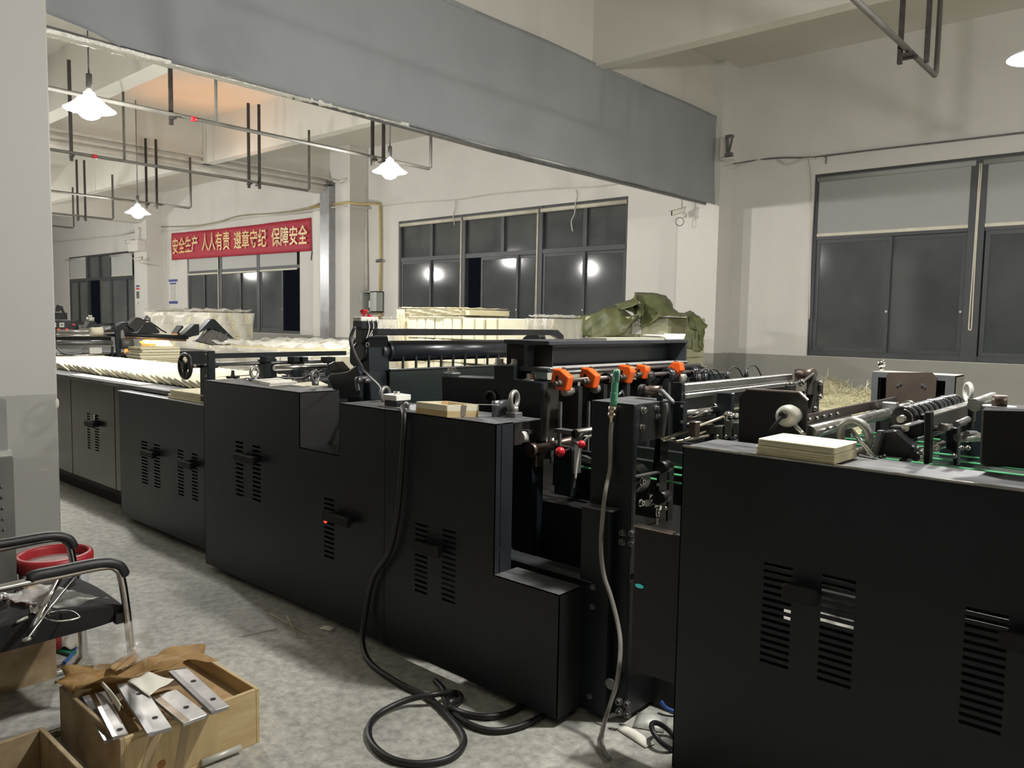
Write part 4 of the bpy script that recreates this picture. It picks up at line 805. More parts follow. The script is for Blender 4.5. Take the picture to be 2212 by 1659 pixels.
for (a_, b_) in (((592, 818), (706, 808)), ((610, 826), (745, 815)), ((455, 818), (540, 812))): MB().bar(at(*a_, y=2.9), at(*b_, x=at(*a_, y=2.9).x), .02, .02).build('tie_rod', M.grit, t)
for (px, py) in ((617, 822), (662, 818)): q = at(px, py, y=2.9); MB().box(q.x-.015, q.x+.015, 2.88, 2.91, q.z-.02, q.z+.035).build('sensor_bracket', M.grit, t); MB().tube(smoothpath([q+V(.01, 0, .03), q+V(.05, .0, .04), q+V(.06, .02, 0), q+V(.02, .03, -.02)], 5), .004, 6).build('sensor_wire', M.rubber, t)
MB().tube(smoothpath([at(700, 800, y=2.8), at(672, 808, y=2.8), at(650, 818, y=2.8), at(600, 815, y=2.8)], 5), .006, 6).build('sensor_wire', M.rubber, t)
eyebolt(t, at(550, 822, y=2.46), .032, .010, .3, M.steel); eyebolt(t, at(681, 832, y=2.50), .030, .010, .3, M.grit)
# on the tall cabinet
z = 1.167
p = at(503, 817, z=z); o = MB().lathe([(0, 0), (.026, 0), (.026, .01), (.012, .018), (.010, .05), (0, .05)], p, n=16)
for k in range(5): o.bar(p+V(0, 0, .008), p+V(.04*math.cos(k*1.257), .04*math.sin(k*1.257), .006), .018, .014)
tag(o.build('star_knob', M.rubber, None), 'black star knob standing on the tall cabinet', 'knob')
p = at(540, 822, z=z); o = MB().grid(lambda u, v: p+V(-.03+.09*u, -.02+.06*v, .004+.010*math.sin(u*7+v*3)+.014*u), 10, 6).build('blue_rag', mat('blue_cloth', (.03, .04, .12), .8), None, solid=.002)
tag(o, 'small dark blue rag on the tall cabinet beside the paper pad', 'rag')
a, b, c, d = at(544, 826, z=z), at(582, 834, z=z), at(640, 830, z=z), at(600, 822, z=z)
b_ = MB(); 
for k, e in ((0, 0), (1, .004)): b_.hexa([q+V(e, e, .009*k) for q in (a, b, c, d)]+[q+V(e, e, .009*k+.008) for q in (a, b, c, d)])
tag(b_.build('paper_pad', M.paperw, None), 'thin cream paper pad lying on the tall cabinet', 'paper pad')
# on the stepped cabinet: switch box, tray, eye bolts
z = 1.14
sw = thing('cable_switch_box', 'small two-tone switch box with a thick black cable on the stepped cabinet', 'switch box', (-2.84, 2.39, z))
MB().box(-2.885, -2.795, 2.345, 2.425, z, z+.035).build('switch_base', M.blackg, sw, bevel=.003)
MB().box(-2.89, -2.79, 2.34, 2.43, z+.035, z+.062).build('switch_cover', M.wht, sw, bevel=.003)
MB().cyl((-2.84, 2.385, z+.062), (-2.84, 2.385, z+.075), .016, 14).build('key_switch', M.chrome, sw)
MB().cyl((-2.80, 2.40, z+.018), (-2.765, 2.38, z+.018), .013, 12).cyl((-2.77, 2.383, z+.018), (-2.755, 2.37, z+.012), .016, 12).build('cable_gland', M.chrome, sw)
MB().box(-2.92, -2.74, 2.34, 2.36, z, z+.006).build('mounting_foot', M.pale, sw)
zf = .014
path = [V(-2.76, 2.372, z+.015), V(-2.735, 2.33, z+.01), at(874, 905, y=2.27), at(868, 1000, y=2.265), at(860, 1100, y=2.262), at(842, 1190, y=2.262), at(806, 1250, y=2.262), at(789, 1330, y=2.258), at(783, 1385, z=.05), at(800, 1432, z=zf), at(860, 1475, z=zf), at(925, 1507, z=zf), at(972, 1550, z=zf), at(1000, 1588, z=zf), at(998, 1615, z=zf), at(965, 1640, z=zf), at(900, 1650, z=zf), at(840, 1637, z=zf), at(803, 1605, z=zf), at(798, 1570, z=zf), at(822, 1540, z=zf), at(880, 1512, z=.03), at(940, 1500, z=.045), at(985, 1497, z=zf), at(995, 1510, z=zf), at(975, 1528, z=.03), at(1010, 1543, z=zf), at(1060, 1548, z=zf), at(1110, 1535, z=zf), at(1150, 1505, z=zf)]
MB().tube(smoothpath(path, 6), .0125, 10).build('power_cable', M.rubber, sw)
tag(MB().tube(smoothpath([at(940, 1470, z=zf), at(958, 1490, z=zf), at(972, 1530, z=zf), at(1005, 1560, z=zf), at(1060, 1578, z=zf), at(1120, 1570, z=zf), at(1175, 1545, z=zf)], 6), .012, 8).build('floor_cable', M.rubber, None), 'black cable end curling out from under the stepped cabinet on the floor', 'cable')
tr = thing('wooden_tray', 'open pale wooden tray on the stepped cabinet', 'tray', (-2.465, 2.36, z))
c0, c1, c2 = V(-2.406, 2.297, z), V(-2.600, 2.297, z), V(-2.335, 2.415, z); c3 = c1+c2-c0; hgt = .052
def wall(p, q, n0, n1): MB().bar(p+V(0, 0, n0+(n1-n0)/2), q+V(0, 0, n0+(n1-n0)/2), .008, n1-n0).build('tray_wall' if n0 < .01 else 'tray_lining', M.wood if n0 < .01 else M.paper, tr)
for p, q in ((c0, c1), (c0, c2), (c1, c3), (c2, c3)): wall(p, q, 0, .027); wall(p, q, .027, hgt)
MB().hexa([p+V(0, 0, .002) for p in (c1, c0, c2, c3)]+[p+V(0, 0, .008) for p in (c1, c0, c2, c3)]).build('tray_floor', M.wood, tr)
MB().bar((c0+c1)/2+V(.03, .04, hgt*.7), c3+V(.02, -.03, hgt+.004), .03, .002).build('paper_offcut', M.card, tr)
MB().bar(c2+V(-.06, -.01, hgt-.002), c2+V(.10, .02, hgt+.006), .012, .002).build('paper_offcut', M.pale, tr)
MB().bar((c0+c2)/2+V(.005, -.004, .004), (c0+c2)/2+V(.010, -.0, hgt), .022, .001, (1, -1, 0)).build('tape_strip', mat('grey_tape', (.33, .30, .24), .4), tr)
eb = thing('lifting_eye', 'large steel lifting eye bolt beside the wooden tray', 'eye bolt', (-2.07, 2.52, 1.0)); p = at(1109, 890, y=2.52)
MB().box(p.x-.028, p.x+.028, 2.50, 2.55, 1.02, p.z).build('square_nut', M.grit, eb, bevel=.003); eyebolt(eb, (p.x, 2.525, p.z), .034, .010, .25)
eb = thing('lifting_eye', 'grey lifting eye bolt behind the small switch box', 'eye bolt', (-2.98, 2.5, 1.1)); p = at(832, 866, y=2.50); eyebolt(eb, p-V(0, 0, .02), .034, .010, .25)
# ---- paper stack on the near right cabinet
for k, (z0, z1, e, lb) in enumerate(((1.156, 1.184, 0, 'thick lower block of the cream paper stack on the near right cabinet'), (1.1845, 1.206, .004, 'white-topped upper block of the cream paper stack on the near right cabinet'))):
    o = paperblock('paper_block', -1.020+e, -.776-e, 2.292+e, 2.472, z0, z1, lb, M.papere if k == 0 else M.paper, None, -.03, 4)
# ---- far second machine with the warm dryer
fx = -12.0
def px_(pts): return [(lambda p: (p.y, p.z))(at(a, b, x=fx)) for a, b in pts]
s1 = lambda a, b: (110+a/7.373, 640+b/7.373)
t = thing('far_machine', 'distant black gluing machine with slanted arms and chrome rails, left background', 'machine', (fx, 5, 0))
MB().box(fx-1.6, fx-.1, 2.9, 6.4, 0, 1.0).build('machine_body', M.black, t)
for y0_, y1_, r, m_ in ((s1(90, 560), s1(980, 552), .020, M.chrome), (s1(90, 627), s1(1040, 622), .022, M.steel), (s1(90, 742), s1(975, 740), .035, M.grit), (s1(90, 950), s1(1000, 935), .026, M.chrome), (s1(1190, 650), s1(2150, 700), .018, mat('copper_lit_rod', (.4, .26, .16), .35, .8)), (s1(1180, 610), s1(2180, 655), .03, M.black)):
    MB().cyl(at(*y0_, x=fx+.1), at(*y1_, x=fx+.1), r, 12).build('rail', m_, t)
MB().prism(px_([s1(80, 640), s1(960, 650), s1(960, 720), s1(80, 720)]), 'x', fx-.1, fx).build('dark_beam', M.black, t)
cb = MB().prism(px_([s1(0, 385), s1(520, 390), s1(525, 535), s1(0, 540)]), 'x', fx-.5, fx-.2).build('control_cabinet', M.blackg, t)
MB().prism(px_([s1(0, 260), s1(510, 265), s1(510, 380), s1(0, 380)]), 'x', fx-.9, fx-.6).build('rear_panel', M.black, t)
for u in (85, 215): MB().prism(px_([s1(u, 425), s1(u+75, 425), s1(u+75, 495), s1(u, 495)]), 'x', fx-.2, fx-.19).build('meter', M.wht, cb); MB().prism(px_([s1(u+12, 438), s1(u+63, 438), s1(u+63, 475), s1(u+12, 475)]), 'x', fx-.19, fx-.185).build('meter_face', M.grit, cb)
for u, v_ in ((365, 450), (125, 525), (255, 525)): MB().sphere(at(*s1(u, v_), x=fx-.18), .011, 8, 6, (1, 1.6, .5)).build('red_indicator', M.led, cb)
for pts in ([(530, 500), (590, 400), (660, 400), (780, 500)], [(900, 545), (1110, 420), (1190, 410), (1200, 445), (1060, 570)], [(1190, 500), (1330, 340), (1390, 340), (1480, 400), (1280, 570), (1220, 590)], [(1330, 600), (1490, 420), (1570, 410), (1700, 560), (1690, 590)], [(1970, 580), (2060, 460), (2080, 490), (2010, 570), (2030, 620), (1990, 620)], [(890, 540), (975, 465), (930, 420), (945, 410), (1000, 470), (920, 545)]):
    MB().prism(px_([s1(*p) for p in pts]), 'x', fx-.12, fx+.08).build('slanted_arm', M.black, t, bevel=.006)
q2 = lambda a, b: (100+a/3.687, 400+b/3.687)
for pts, nm, m_ in (([(1060, 1190), (1150, 1110), (1190, 1105), (1190, 1190), (1110, 1210)], 'slanted_arm', M.black), ([(1180, 1180), (1280, 1070), (1310, 1065), (1470, 1225), (1400, 1190), (1260, 1140)], 'slanted_arm', M.black), ([(1170, 1240), (1300, 1140), (1400, 1190), (1440, 1270), (1340, 1280)], 'grey_hood', mat('hood_grey', (.13, .13, .125), .4, .2)), ([(620, 1120), (700, 1050), (770, 1090), (690, 1170)], 'arm_box', M.blackg)):
    MB().prism(px_([q2(*p) for p in pts]), 'x', fx-.05, fx+.12).build(nm, m_, t, bevel=.005)
for a, b in (((1330, 1275), (1390, 1170)), ((1370, 1280), (1440, 1180)), ((1270, 1250), (1330, 1170)), ((1210, 1230), (1270, 1150))): MB().bar(at(*q2(*a), x=fx+.13), at(*q2(*b), x=fx+.13), .02, .02).build('rib', M.grit, t)
for a, b in ((1640/3.687, 0), (0, 0)): pass
for u in (600, 1500): 
    p = at(*s1(u+30, 400), x=fx); MB().cyl(p, p+V(0, 0, .06), .05, 14).cyl(p+V(0, 0, .06), p+V(0, 0, .09), .025, 10).build('bottle_cap', M.grit if u > 1000 else M.pale, t)
MB().cyl(at(*s1(640, 560), x=fx+.12), at(*s1(815, 555), x=fx+.12), .058, 18).build('pale_drum', M.paper, t)
MB().prism(px_([s1(600, 810), s1(800, 805), s1(800, 900), s1(740, 920), s1(610, 915)]), 'x', fx-.0, fx+.03).build('white_sheet', M.wht, t)
for pts in ([(960, 560), (1050, 560), (1060, 1020), (1000, 1020)], [(910, 790), (935, 790), (940, 1010), (905, 1010)], [(500, 960), (590, 960), (590, 1000), (510, 1010)]): MB().prism(px_([s1(*p) for p in pts]), 'x', fx+.1, fx+.14).build('upright', M.black, t, bevel=.004)
MB().cyl(at(*s1(1100, 755), x=fx+.12), at(*s1(1290, 750), x=fx+.12), .08, 16).build('motor', mat('motor_grey', (.09, .09, .08), .4), t)
MB().prism(px_([s1(1030, 920), s1(1420, 930), s1(1420, 985), s1(1120, 990)]), 'x', fx+.0, fx+.1).build('plate', M.black, t)
for i in range(4):
    MB().tube(smoothpath([at(*s1(80+i*14, 240), x=fx-.4), at(*s1(100+i*25, 140+i*8), x=fx-.4), at(*s1(150+i*12, 200), x=fx-.4), at(*s1(235+i*4, 300+i*12), x=fx-.4), at(*s1(250, 350), x=fx-.4)], 5), .010, 6).build('hose', M.rubber, t)
MB().tube(smoothpath([at(*s1(1570, 410), x=fx), at(*s1(1680, 480), x=fx), at(*s1(1760, 540), x=fx), at(*s1(1840, 580), x=fx)], 5), .012, 6).build('hose', M.rubber, t)
MB().tube(smoothpath([at(*s1(100, 820), x=fx+.1), at(*s1(180, 890), x=fx+.12), at(*s1(330, 920), x=fx+.12), at(*s1(470, 900), x=fx+.12), at(*s1(560, 830), x=fx+.1)], 5), .018, 6).build('hose', M.grit, t)
gl = at(*s1(1900, 760), x=fx-.35)
MB().prism(px_([s1(1600, 710), s1(2010, 712), s1(2080, 800), s1(1740, 800), s1(1640, 770)]), 'x', fx-.32, fx-.30).build('dryer_glow', M.fire, t)
MB().prism(px_([s1(1560, 735), s1(1700, 690), s1(2000, 695), s1(2120, 790), s1(2060, 815), s1(1650, 805)]), 'x', fx-.36, fx-.345).build('dryer_halo', mat('warm_halo', (1., .36, .08), .5, emit=1.4), t)  # glowing sheet paints the orange halo around the dryer
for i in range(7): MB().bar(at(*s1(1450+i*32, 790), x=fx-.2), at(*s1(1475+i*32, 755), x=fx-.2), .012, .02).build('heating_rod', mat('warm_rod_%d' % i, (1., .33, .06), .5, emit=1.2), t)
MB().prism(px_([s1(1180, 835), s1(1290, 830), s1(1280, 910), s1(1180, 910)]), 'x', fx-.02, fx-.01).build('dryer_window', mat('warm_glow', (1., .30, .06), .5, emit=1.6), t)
hl = bpy.data.lights.new('dryer_light', 'SPOT'); hl.energy = 340; hl.color = (1., .38, .10); hl.spot_size = .85; hl.spot_blend = 1.; hl.shadow_soft_size = .3
ho = bpy.data.objects.new('dryer_light', hl); COL.objects.link(ho); ho.parent = t; ho.location = V(-12.75, 6.45, 1.5)-t.location; ho.rotation_mode = 'QUATERNION'; ho.rotation_quaternion = Vector((0, 0, -1)).rotation_difference(Vector((-.06, .04, 1)))
# boards of paper beside the far machine
for i, (a, b, c, d) in enumerate(((1430, 810, 2060, 975), (1430, 985, 2200, 1075))):
    p, q = at(*s1(a, b), x=fx+.6), at(*s1(c, d), x=fx+.6)
    for k in range(4):
        z0 = q.z+(p.z-q.z)*k/4; MBo = MB()
        nn = '%s of the %s pile' % (('bottom', 'second', 'third', 'top')[k], ('upper', 'lower')[i])
        MBo.box(fx+.1, fx+.6+.01*random.uniform(-1, 1), p.y+random.uniform(-.02, .02), q.y, z0+.002, q.z+(p.z-q.z)*(k+1)/4-.003)
        tag(MBo.build('paper_board', (M.paper, M.papere)[i*0+(k % 2)], None, bevel=.006), 'cream paper board before the dryer, '+nn, 'paper stack')
# ================================================================ pallets of paper, tarpaulin, shreds
def wrapmesh(x0, x1, y0, y1, z0, z1, amp=.02, n=26):
    """crinkled stretch film around a block: front, near side and top"""
    b = MB(); r = random.random()*9
    def nz(a, c): return amp*(math.sin(a*17+c*9+r)+math.sin(a*29-c*23+r*2)*.6+math.sin(a*51+c*37)*.35)
    b.grid(lambda u, v: (x0+(x1-x0)*u, y0-.015+nz(u, v)*.7-.02*v, z0+(z1-z0)*v), n, n//2)
    b.grid(lambda u, v: (x1+.015+nz(u, v)*.7, y0+(y1-y0)*u, z0+(z1-z0)*v), n//2, n//2)
    b.grid(lambda u, v: (x0+(x1-x0)*u, y0+(y1-y0)*v, z1+.012+abs(nz(u, v))), n, n//2)
    return b
def pallet(nm, label, x0, x1, y0, y1):
    t = thing('wooden_pallet', label, 'pallet', ((x0+x1)/2, (y0+y1)/2, 0))
    for k in range(5): yy = y0+(y1-y0-.1)*k/4; MB().box(x0, x1, yy, yy+.1, .10, .125).build('plank', M.wood, t)
    for k in range(3): xx = x0+(x1-x0-.09)*k/2; MB().box(xx, xx+.09, y0, y1, 0, .10).build('bearer', M.wood, t)
    return t
# middle row: pale bricks of paper, every brick on its own
YP = 7.0
def px2x(px, py=690, y=YP): return at(px, py, y=y).x
pallet('a', 'pallet under the brick-like paper blocks before the middle window', px2x(864), px2x(1139), YP, YP+.9)
zt_ = at(950, 682, y=YP).z; rows = 5; zb = .125; hz = (zt_-zb)/rows
eds = [880, 899, 918, 937, 956, 977, 997, 1025, 1047, 1073, 1139]
k = 0
for r_ in range(rows-1, rows-4, -1):
    for i, (a, b) in enumerate(zip(eds, eds[1:])):
        x0, x1 = px2x(a), px2x(b); jj = random.uniform(-.012, .012)
        z0, z1 = zb+hz*r_, zb+hz*(r_+1)-.004-(.02 if i >= 6 else 0)
        o = MB().hexa([(x0+.004, YP+jj, z0), (x1-.004, YP+jj, z0), (x1-.004, YP+.9, z0), (x0+.004, YP+.9, z0), (x0+.006, YP+jj+.006, z1), (x1-.006, YP+jj+.006, z1+random.uniform(-.01, 0)), (x1-.006, YP+.9, z1), (x0+.006, YP+.9, z1)]).build('paper_block', M.paper, None, bevel=.012)
        tag(o, 'cream block of paper in the %s row, %s block counted from the left' % (('top', 'second', 'third')[rows-1-r_], ('first', 'second', 'third', 'fourth', 'fifth', 'sixth', 'seventh', 'eighth', 'ninth', 'tenth')[i]), 'paper stack', 'paper blocks on the middle pallet')
for r_ in range(2):
    o = MB().box(px2x(880), px2x(1139), YP, YP+.9, zb+hz*r_, zb+hz*(r_+1)-.004).build('paper_layer', M.paper, None, bevel=.01)
    tag(o, 'hidden %s layer of paper on the middle pallet' % ('bottom', 'second')[r_], 'paper stack')
xw = px2x(866)
o = wrapmesh(px2x(866), px2x(996), YP+.0, YP+.9, zt_+.006, at(900, 668, y=YP).z, .012).build('stretch_wrap', M.filmy, None, solid=.002); tag(o, 'clear crinkled wrap on top of the middle paper blocks', 'wrap')
o = paperblock('paper_block', px2x(960), px2x(1008), YP+.05, YP+.8, zt_+.01, at(970, 670, y=YP).z, 'loose cream block lying on top of the middle pile', M.papere)
o = paperblock('paper_block', px2x(866), px2x(879), YP+.05, YP+.9, .7, at(870, 671, y=YP).z, 'wrapped cream block at the left end of the middle pile', M.paper)
o = wrapmesh(px2x(864), px2x(880), YP-.02, YP+.9, .9, at(870, 668, y=YP).z, .012, 16).build('stretch_wrap', M.filmy, None, solid=.002); tag(o, 'clear film over the left end of the middle pile', 'wrap')
def wrapped(label, x0, x1, y0, y1, z1, lab2, amp=.02, rows=4, m=None, z0=.125):
    pallet('p', 'pallet under '+lab2, x0, x1, y0, y1)
    t = thing('wrapped_paper', label, 'wrapped stack', ((x0+x1)/2, (y0+y1)/2, z0))
    nx = max(2, int((x1-x0)/.45))
    for r_ in range(rows):
        for i in range(nx):
            a = x0+(x1-x0)*i/nx; b = x0+(x1-x0)*(i+1)/nx; c = z0+(z1-z0)*r_/rows; d = z0+(z1-z0)*(r_+1)/rows
            MB().box(a+.006, b-.006, y0+random.uniform(0, .02), y1, c, d-.006).build('paper_block', m or M.papere, t, bevel=.01)
    wrapmesh(x0, x1, y0, y1, z0, z1, amp).build('stretch_wrap', M.film, t, solid=.002)
    return t
wrapped('wrapped yellowish paper stack behind the roller, left of the middle pile', px2x(820, y=7.6), px2x(868, y=7.6), 7.6, 8.4, at(840, 690, y=7.6).z, 'the wrapped stack left of the middle pile', .02)
wrapped('shiny film-wrapped paper stack between the middle pile and the tarpaulin', px2x(1141), px2x(1198), YP, 7.5, at(1180, 688, y=YP).z, 'the shiny wrapped stack beside the tarpaulin', .022)
wrapped('tall wrapped pallet of cream paper below the left notice', at(312, 700, y=8.0).x, at(452, 700, y=8.0).x, 8.0, 9.0, at(380, 674, y=8.0).z, 'the tall wrapped stack below the left notice', .05, 6)
wrapped('low crinkled wrapped paper pile behind the handwheel frame', at(455, 790, y=5.2).x, at(660, 745, y=5.2).x, 5.2, 6.2, at(560, 752, y=5.2).z, 'the low wrapped pile behind the handwheel', .04, 4)
wrapped('low flat wrapped pile reaching to the roller bracket', at(560, 790, y=6.3).x, at(745, 745, y=6.3).x, 6.3, 7.2, at(640, 741, y=6.3).z, 'the flat wrapped pile by the bracket', .03, 4)
for i, px in enumerate((572, 606, 640, 675, 708)):
    o = MB().box(at(px, 780, y=4.6).x, at(px+31, 780, y=4.6).x, 4.6, 5.1, at(px, 796, y=4.6).z, at(px, 768, y=4.6).z).build('paper_block', M.paperw if i < 3 else M.paper, None, bevel=.006)
    tag(o, 'white paper block seen under the black cross bars, %s from the left' % ('first', 'second', 'third', 'fourth', 'fifth')[i], 'paper stack', 'white blocks behind the cross bars')
tag(MB().box(at(560, 780, y=4.6).x, at(742, 780, y=4.6).x, 4.55, 5.15, .0, at(640, 797, y=4.6).z-.004).build('block_table', M.dark, None), 'dark low table carrying the white paper blocks behind the cross bars', 'table')
for i, (a, b) in enumerate((((598, 740), (623, 729)), ((650, 740), (667, 731)))):
    tag(MB().cyl(at(*b, y=8.5)+V(-1.1, 0, -at(*b, y=8.5).z), at(*b, y=8.5), .022, 8).build('sloping_rod', M.grit, None), 'grey sloping rod sticking up behind the flat wrapped pile, %s one' % ('left', 'right')[i], 'rod')
# ---- pallet under the tarpaulin
YT = 8.3
xs0, xs1 = at(1262, 700, y=YT).x, at(1442, 720, y=YT).x
t = thing('wrapped_paper', 'tall stack of pale green paper packs below the olive tarpaulin', 'wrapped stack', (-5.2, 8.8, .125))
pallet('p', 'pallet under the pale green packs by the pillar', xs0, xs1, YT, YT+.95)
pg = mat('pale_green_pack', (.50, .50, .34), .6, var=.08, scale=3, bump=.25, bscale=30, stretch=(1, 1, 6))
ztp = at(1430, 684, y=YT).z
for r_ in range(6):
    for i in range(3):
        a = xs0+(xs1-xs0)*i/3; b = xs0+(xs1-xs0)*(i+1)/3; c = .125+(ztp-.125)*r_/6; d = .125+(ztp-.125)*(r_+1)/6
        MB().box(a+.004, b-.004, YT+random.uniform(0, .012), YT+.95, c, d-.004).build('paper_pack', pg, t, bevel=.014)
lb = MB().box(at(1367, 690, y=YT).x, at(1387, 690, y=YT).x, YT-.012, YT-.006, at(1375, 722, y=YT).z, at(1375, 684, y=YT).z).build('white_label', M.wht, t)
m = MB()
for (u, v_) in ((1373, 693), (1378, 692), (1383, 696), (1372, 703), (1378, 702), (1383, 704)): p = at(u, v_, y=YT-.014); m.box(p.x-.010, p.x+.006, YT-.0135, YT-.012, p.z-.008, p.z+.006)
m['x'] if False else None
o = m.build('label_marks', M.grit, lb); o['kind'] = 'stuff'
t = thing('tarpaulin', 'olive green tarpaulin crumpled over the paper stack by the pillar', 'tarpaulin', (-5.3, 8.6, 1.2))
s8 = lambda a, b: (1230+a/6.703, 620+b/6.703)
def sheet(outline_top, outline_bot, y0, y1, name, fold=.03, n=40, mm=10):
    """cloth between an upper and a lower edge measured in the photo, bulging forward with folds"""
    def interp(L, u):
        k = u*(len(L)-1); i = min(int(k), len(L)-2); f = k-i; return L[i][0]+(L[i+1][0]-L[i][0])*f, L[i][1]+(L[i+1][1]-L[i][1])*f
    r = random.random()*6
    def fn(u, v):
        a, b = interp(outline_top, u), interp(outline_bot, u); yy = y1+(y0-y1)*v**.6
        p = at(a[0]+(b[0]-a[0])*v, a[1]+(b[1]-a[1])*v, y=yy)
        k = fold*(math.sin(u*13+v*4+r)+.6*math.sin(u*27-v*7+r)+.35*math.sin(u*47+v*15)); return p+V(k*.25, k*1.0-.02, k*.15)
    return MB().grid(fn, n, mm).build(name, M.tarp, t, solid=.006)
S = lambda *L: [s8(*p) for p in L]
sheet(S((50, 430), (300, 400), (560, 300), (700, 290), (900, 400), (1010, 420)), S((160, 700), (190, 700), (300, 740), (560, 735), (760, 690), (1000, 430)), YT-.14, YT+.15, 'tarp_fold', .026)
sheet(S((690, 245), (820, 205), (930, 180), (960, 90), (1000, 160)), S((740, 330), (830, 320), (960, 420), (1080, 410), (1090, 410)), YT-.1, YT+.25, 'tarp_fold', .02, 24)
sheet(S((960, 80), (1120, 85), (1300, 90), (1410, 140), (1500, 240), (1580, 370)), S((1090, 410), (1060, 590), (1180, 545), (1320, 430), (1420, 420), (1640, 430)), YT-.08, YT+.4, 'tarp_fold', .016)
sheet(S((1420, 380), (1580, 370), (1690, 380), (1740, 345), (1880, 420), (1950, 480), (1990, 570)), S((1560, 420), (1640, 430), (1710, 430), (1760, 600), (1800, 600), (1900, 640), (1960, 640)), YT-.06, YT+.5, 'tarp_fold', .016)
sheet(S((1700, 440), (1800, 430), (1880, 430), (1950, 500), (1990, 570)), S((1700, 890), (1780, 910), (1890, 945), (1920, 915), (1900, 690)), YT-.10, YT+.05, 'tarp_fold', .02, 24, 14)
sheet(S((700, 240), (800, 215), (900, 200), (1000, 200)), S((700, 300), (760, 330), (880, 300), (1020, 240)), YT-.14, YT+.1, 'tarp_roll', .01, 16, 6)
# ---- heap of shredded paper by the wall
b = MB(); rnd = random.Random(3)
def heap(x, y):
    h = .86*math.exp(-((x+2.75)/1.05)**4-((y-8.9)/1.5)**2)+.62*math.exp(-((x+4.7)/.30)**2-((y-9.95)/.4)**2)+.70*math.exp(-((x+3.7)/.5)**2-((y-10.3)/.6)**2)
    return h
n = 42
b.grid(lambda u, v: (-4.55+3.65*u, 7.0+3.7*v, heap(-4.55+3.65*u, 7.0+3.7*v)*.96), n, n)
for i in range(9000):
    if i < 1400: x, y = rnd.gauss(-4.62, .13), rnd.gauss(9.95, .2)
    else: x, y = rnd.uniform(-4.6, -1.2), rnd.uniform(7.3, 10.45)
    if x < -4.5 and y < 9.3: continue
    z = heap(x, y)
    if z < .05: continue
    a = rnd.uniform(0, 6.28); L_ = rnd.uniform(.08, .24); el = rnd.gauss(.05, .22 if i > 1400 else .8); w_ = rnd.uniform(.003, .006); p = V(x, y, z)
    d1 = V(math.cos(a)*math.cos(el), math.sin(a)*math.cos(el), math.sin(el)); d2 = (d1+V(rnd.gauss(0, .5), rnd.gauss(0, .5), rnd.gauss(-.2, .4))).normalized(); s_ = d1.cross(V(0, 0, 1)).normalized()*w_
    k = b.add([p-s_, p+s_, p+d1*L_*.5+s_, p+d1*L_*.5-s_, p+d1*L_*.5+d2*L_*.5+s_*.6, p+d1*L_*.5+d2*L_*.5-s_*.6]); b.face((k, k+1, k+2, k+3)); b.face((k+3, k+2, k+4, k+5))
o = b.build('paper_shreds', M.straw, None); tag(o, 'heap of curly cream paper shreds on the floor by the window wall', 'paper shreds', None, 'stuff')
# ================================================================ on the window wall
yb_ = 10.93
def wl(px, py, y=yb_): return at(px, py, y=y)
# red banner
c = [wl(370.5, 504), wl(671.5, 470), wl(673.5, 542), wl(371, 562)]
t = thing('safety_banner', 'long red cloth banner with gold Chinese lettering above the blinds', 'banner', tuple((c[0]+c[2])/2))
def bn(u, v):
    p = (c[3]+(c[2]-c[3])*u)*(1-v)+(c[0]+(c[1]-c[0])*u)*v
    return p+V(0, -.02*math.sin(u*3.14)-.012*math.sin(u*22+v*3)*(v*.7+.3), -.03*math.sin(u*3.14)*v)
MB().grid(bn, 60, 8).build('banner_cloth', M.bannerm, t, solid=.004)
def letters(txt, pa, pb, h, y, m, parent, name='lettering', ext=.004, width=None):
    cu_ = bpy.data.curves.new('t', 'FONT'); cu_.body = txt; cu_.size = 1; cu_.extrude = 0; cu_.offset = .012; cu_.resolution_u = 2
    tmp = bpy.data.objects.new('t', cu_); COL.objects.link(tmp); dg = bpy.context.evaluated_depsgraph_get(); me = bpy.data.meshes.new_from_object(tmp.evaluated_get(dg))
    bpy.data.objects.remove(tmp)
    xs = [v.co.x for v in me.vertices]; ys = [v.co.y for v in me.vertices]
    if not xs: return None
    x0, x1, y0, y1 = min(xs), max(xs), min(ys), max(ys); off = root_loc(parent)
    for v in me.vertices:
        u = (v.co.x-x0)/(x1-x0); w_ = (v.co.y-y0)/(y1-y0); p = pa+(pb-pa)*u; v.co = V(p.x, y, p.z+h*w_)-off
    me.materials.append(m); o = bpy.data.objects.new(name, me); COL.objects.link(o); o.parent = parent; return o
for txt, xa, xb, ya, yb2, hh in (('安全生产', 377, 431, 550.5, 544.5, 36), ('人人有责', 440, 500, 543.5, 540, 40), ('遵章守纪', 509.5, 579, 538.5, 534, 40), ('保障安全', 590.5, 668, 533, 528, 42)):
    pa, pb = wl(xa, ya), wl(xb, yb2); h = wl((xa+xb)/2, ya-hh).z-wl((xa+xb)/2, ya).z
    letters(txt, pa, pb, h, yb_-.055, M.gold, t)
tag(MB().tube([wl(673, 543)+V(.02, 0, 0), wl(674, 556)+V(0, -.02, 0), wl(672, 562)], .012, 5).build('banner_string', M.blk, None), 'short dark string hanging from the lower right corner of the banner', 'string')
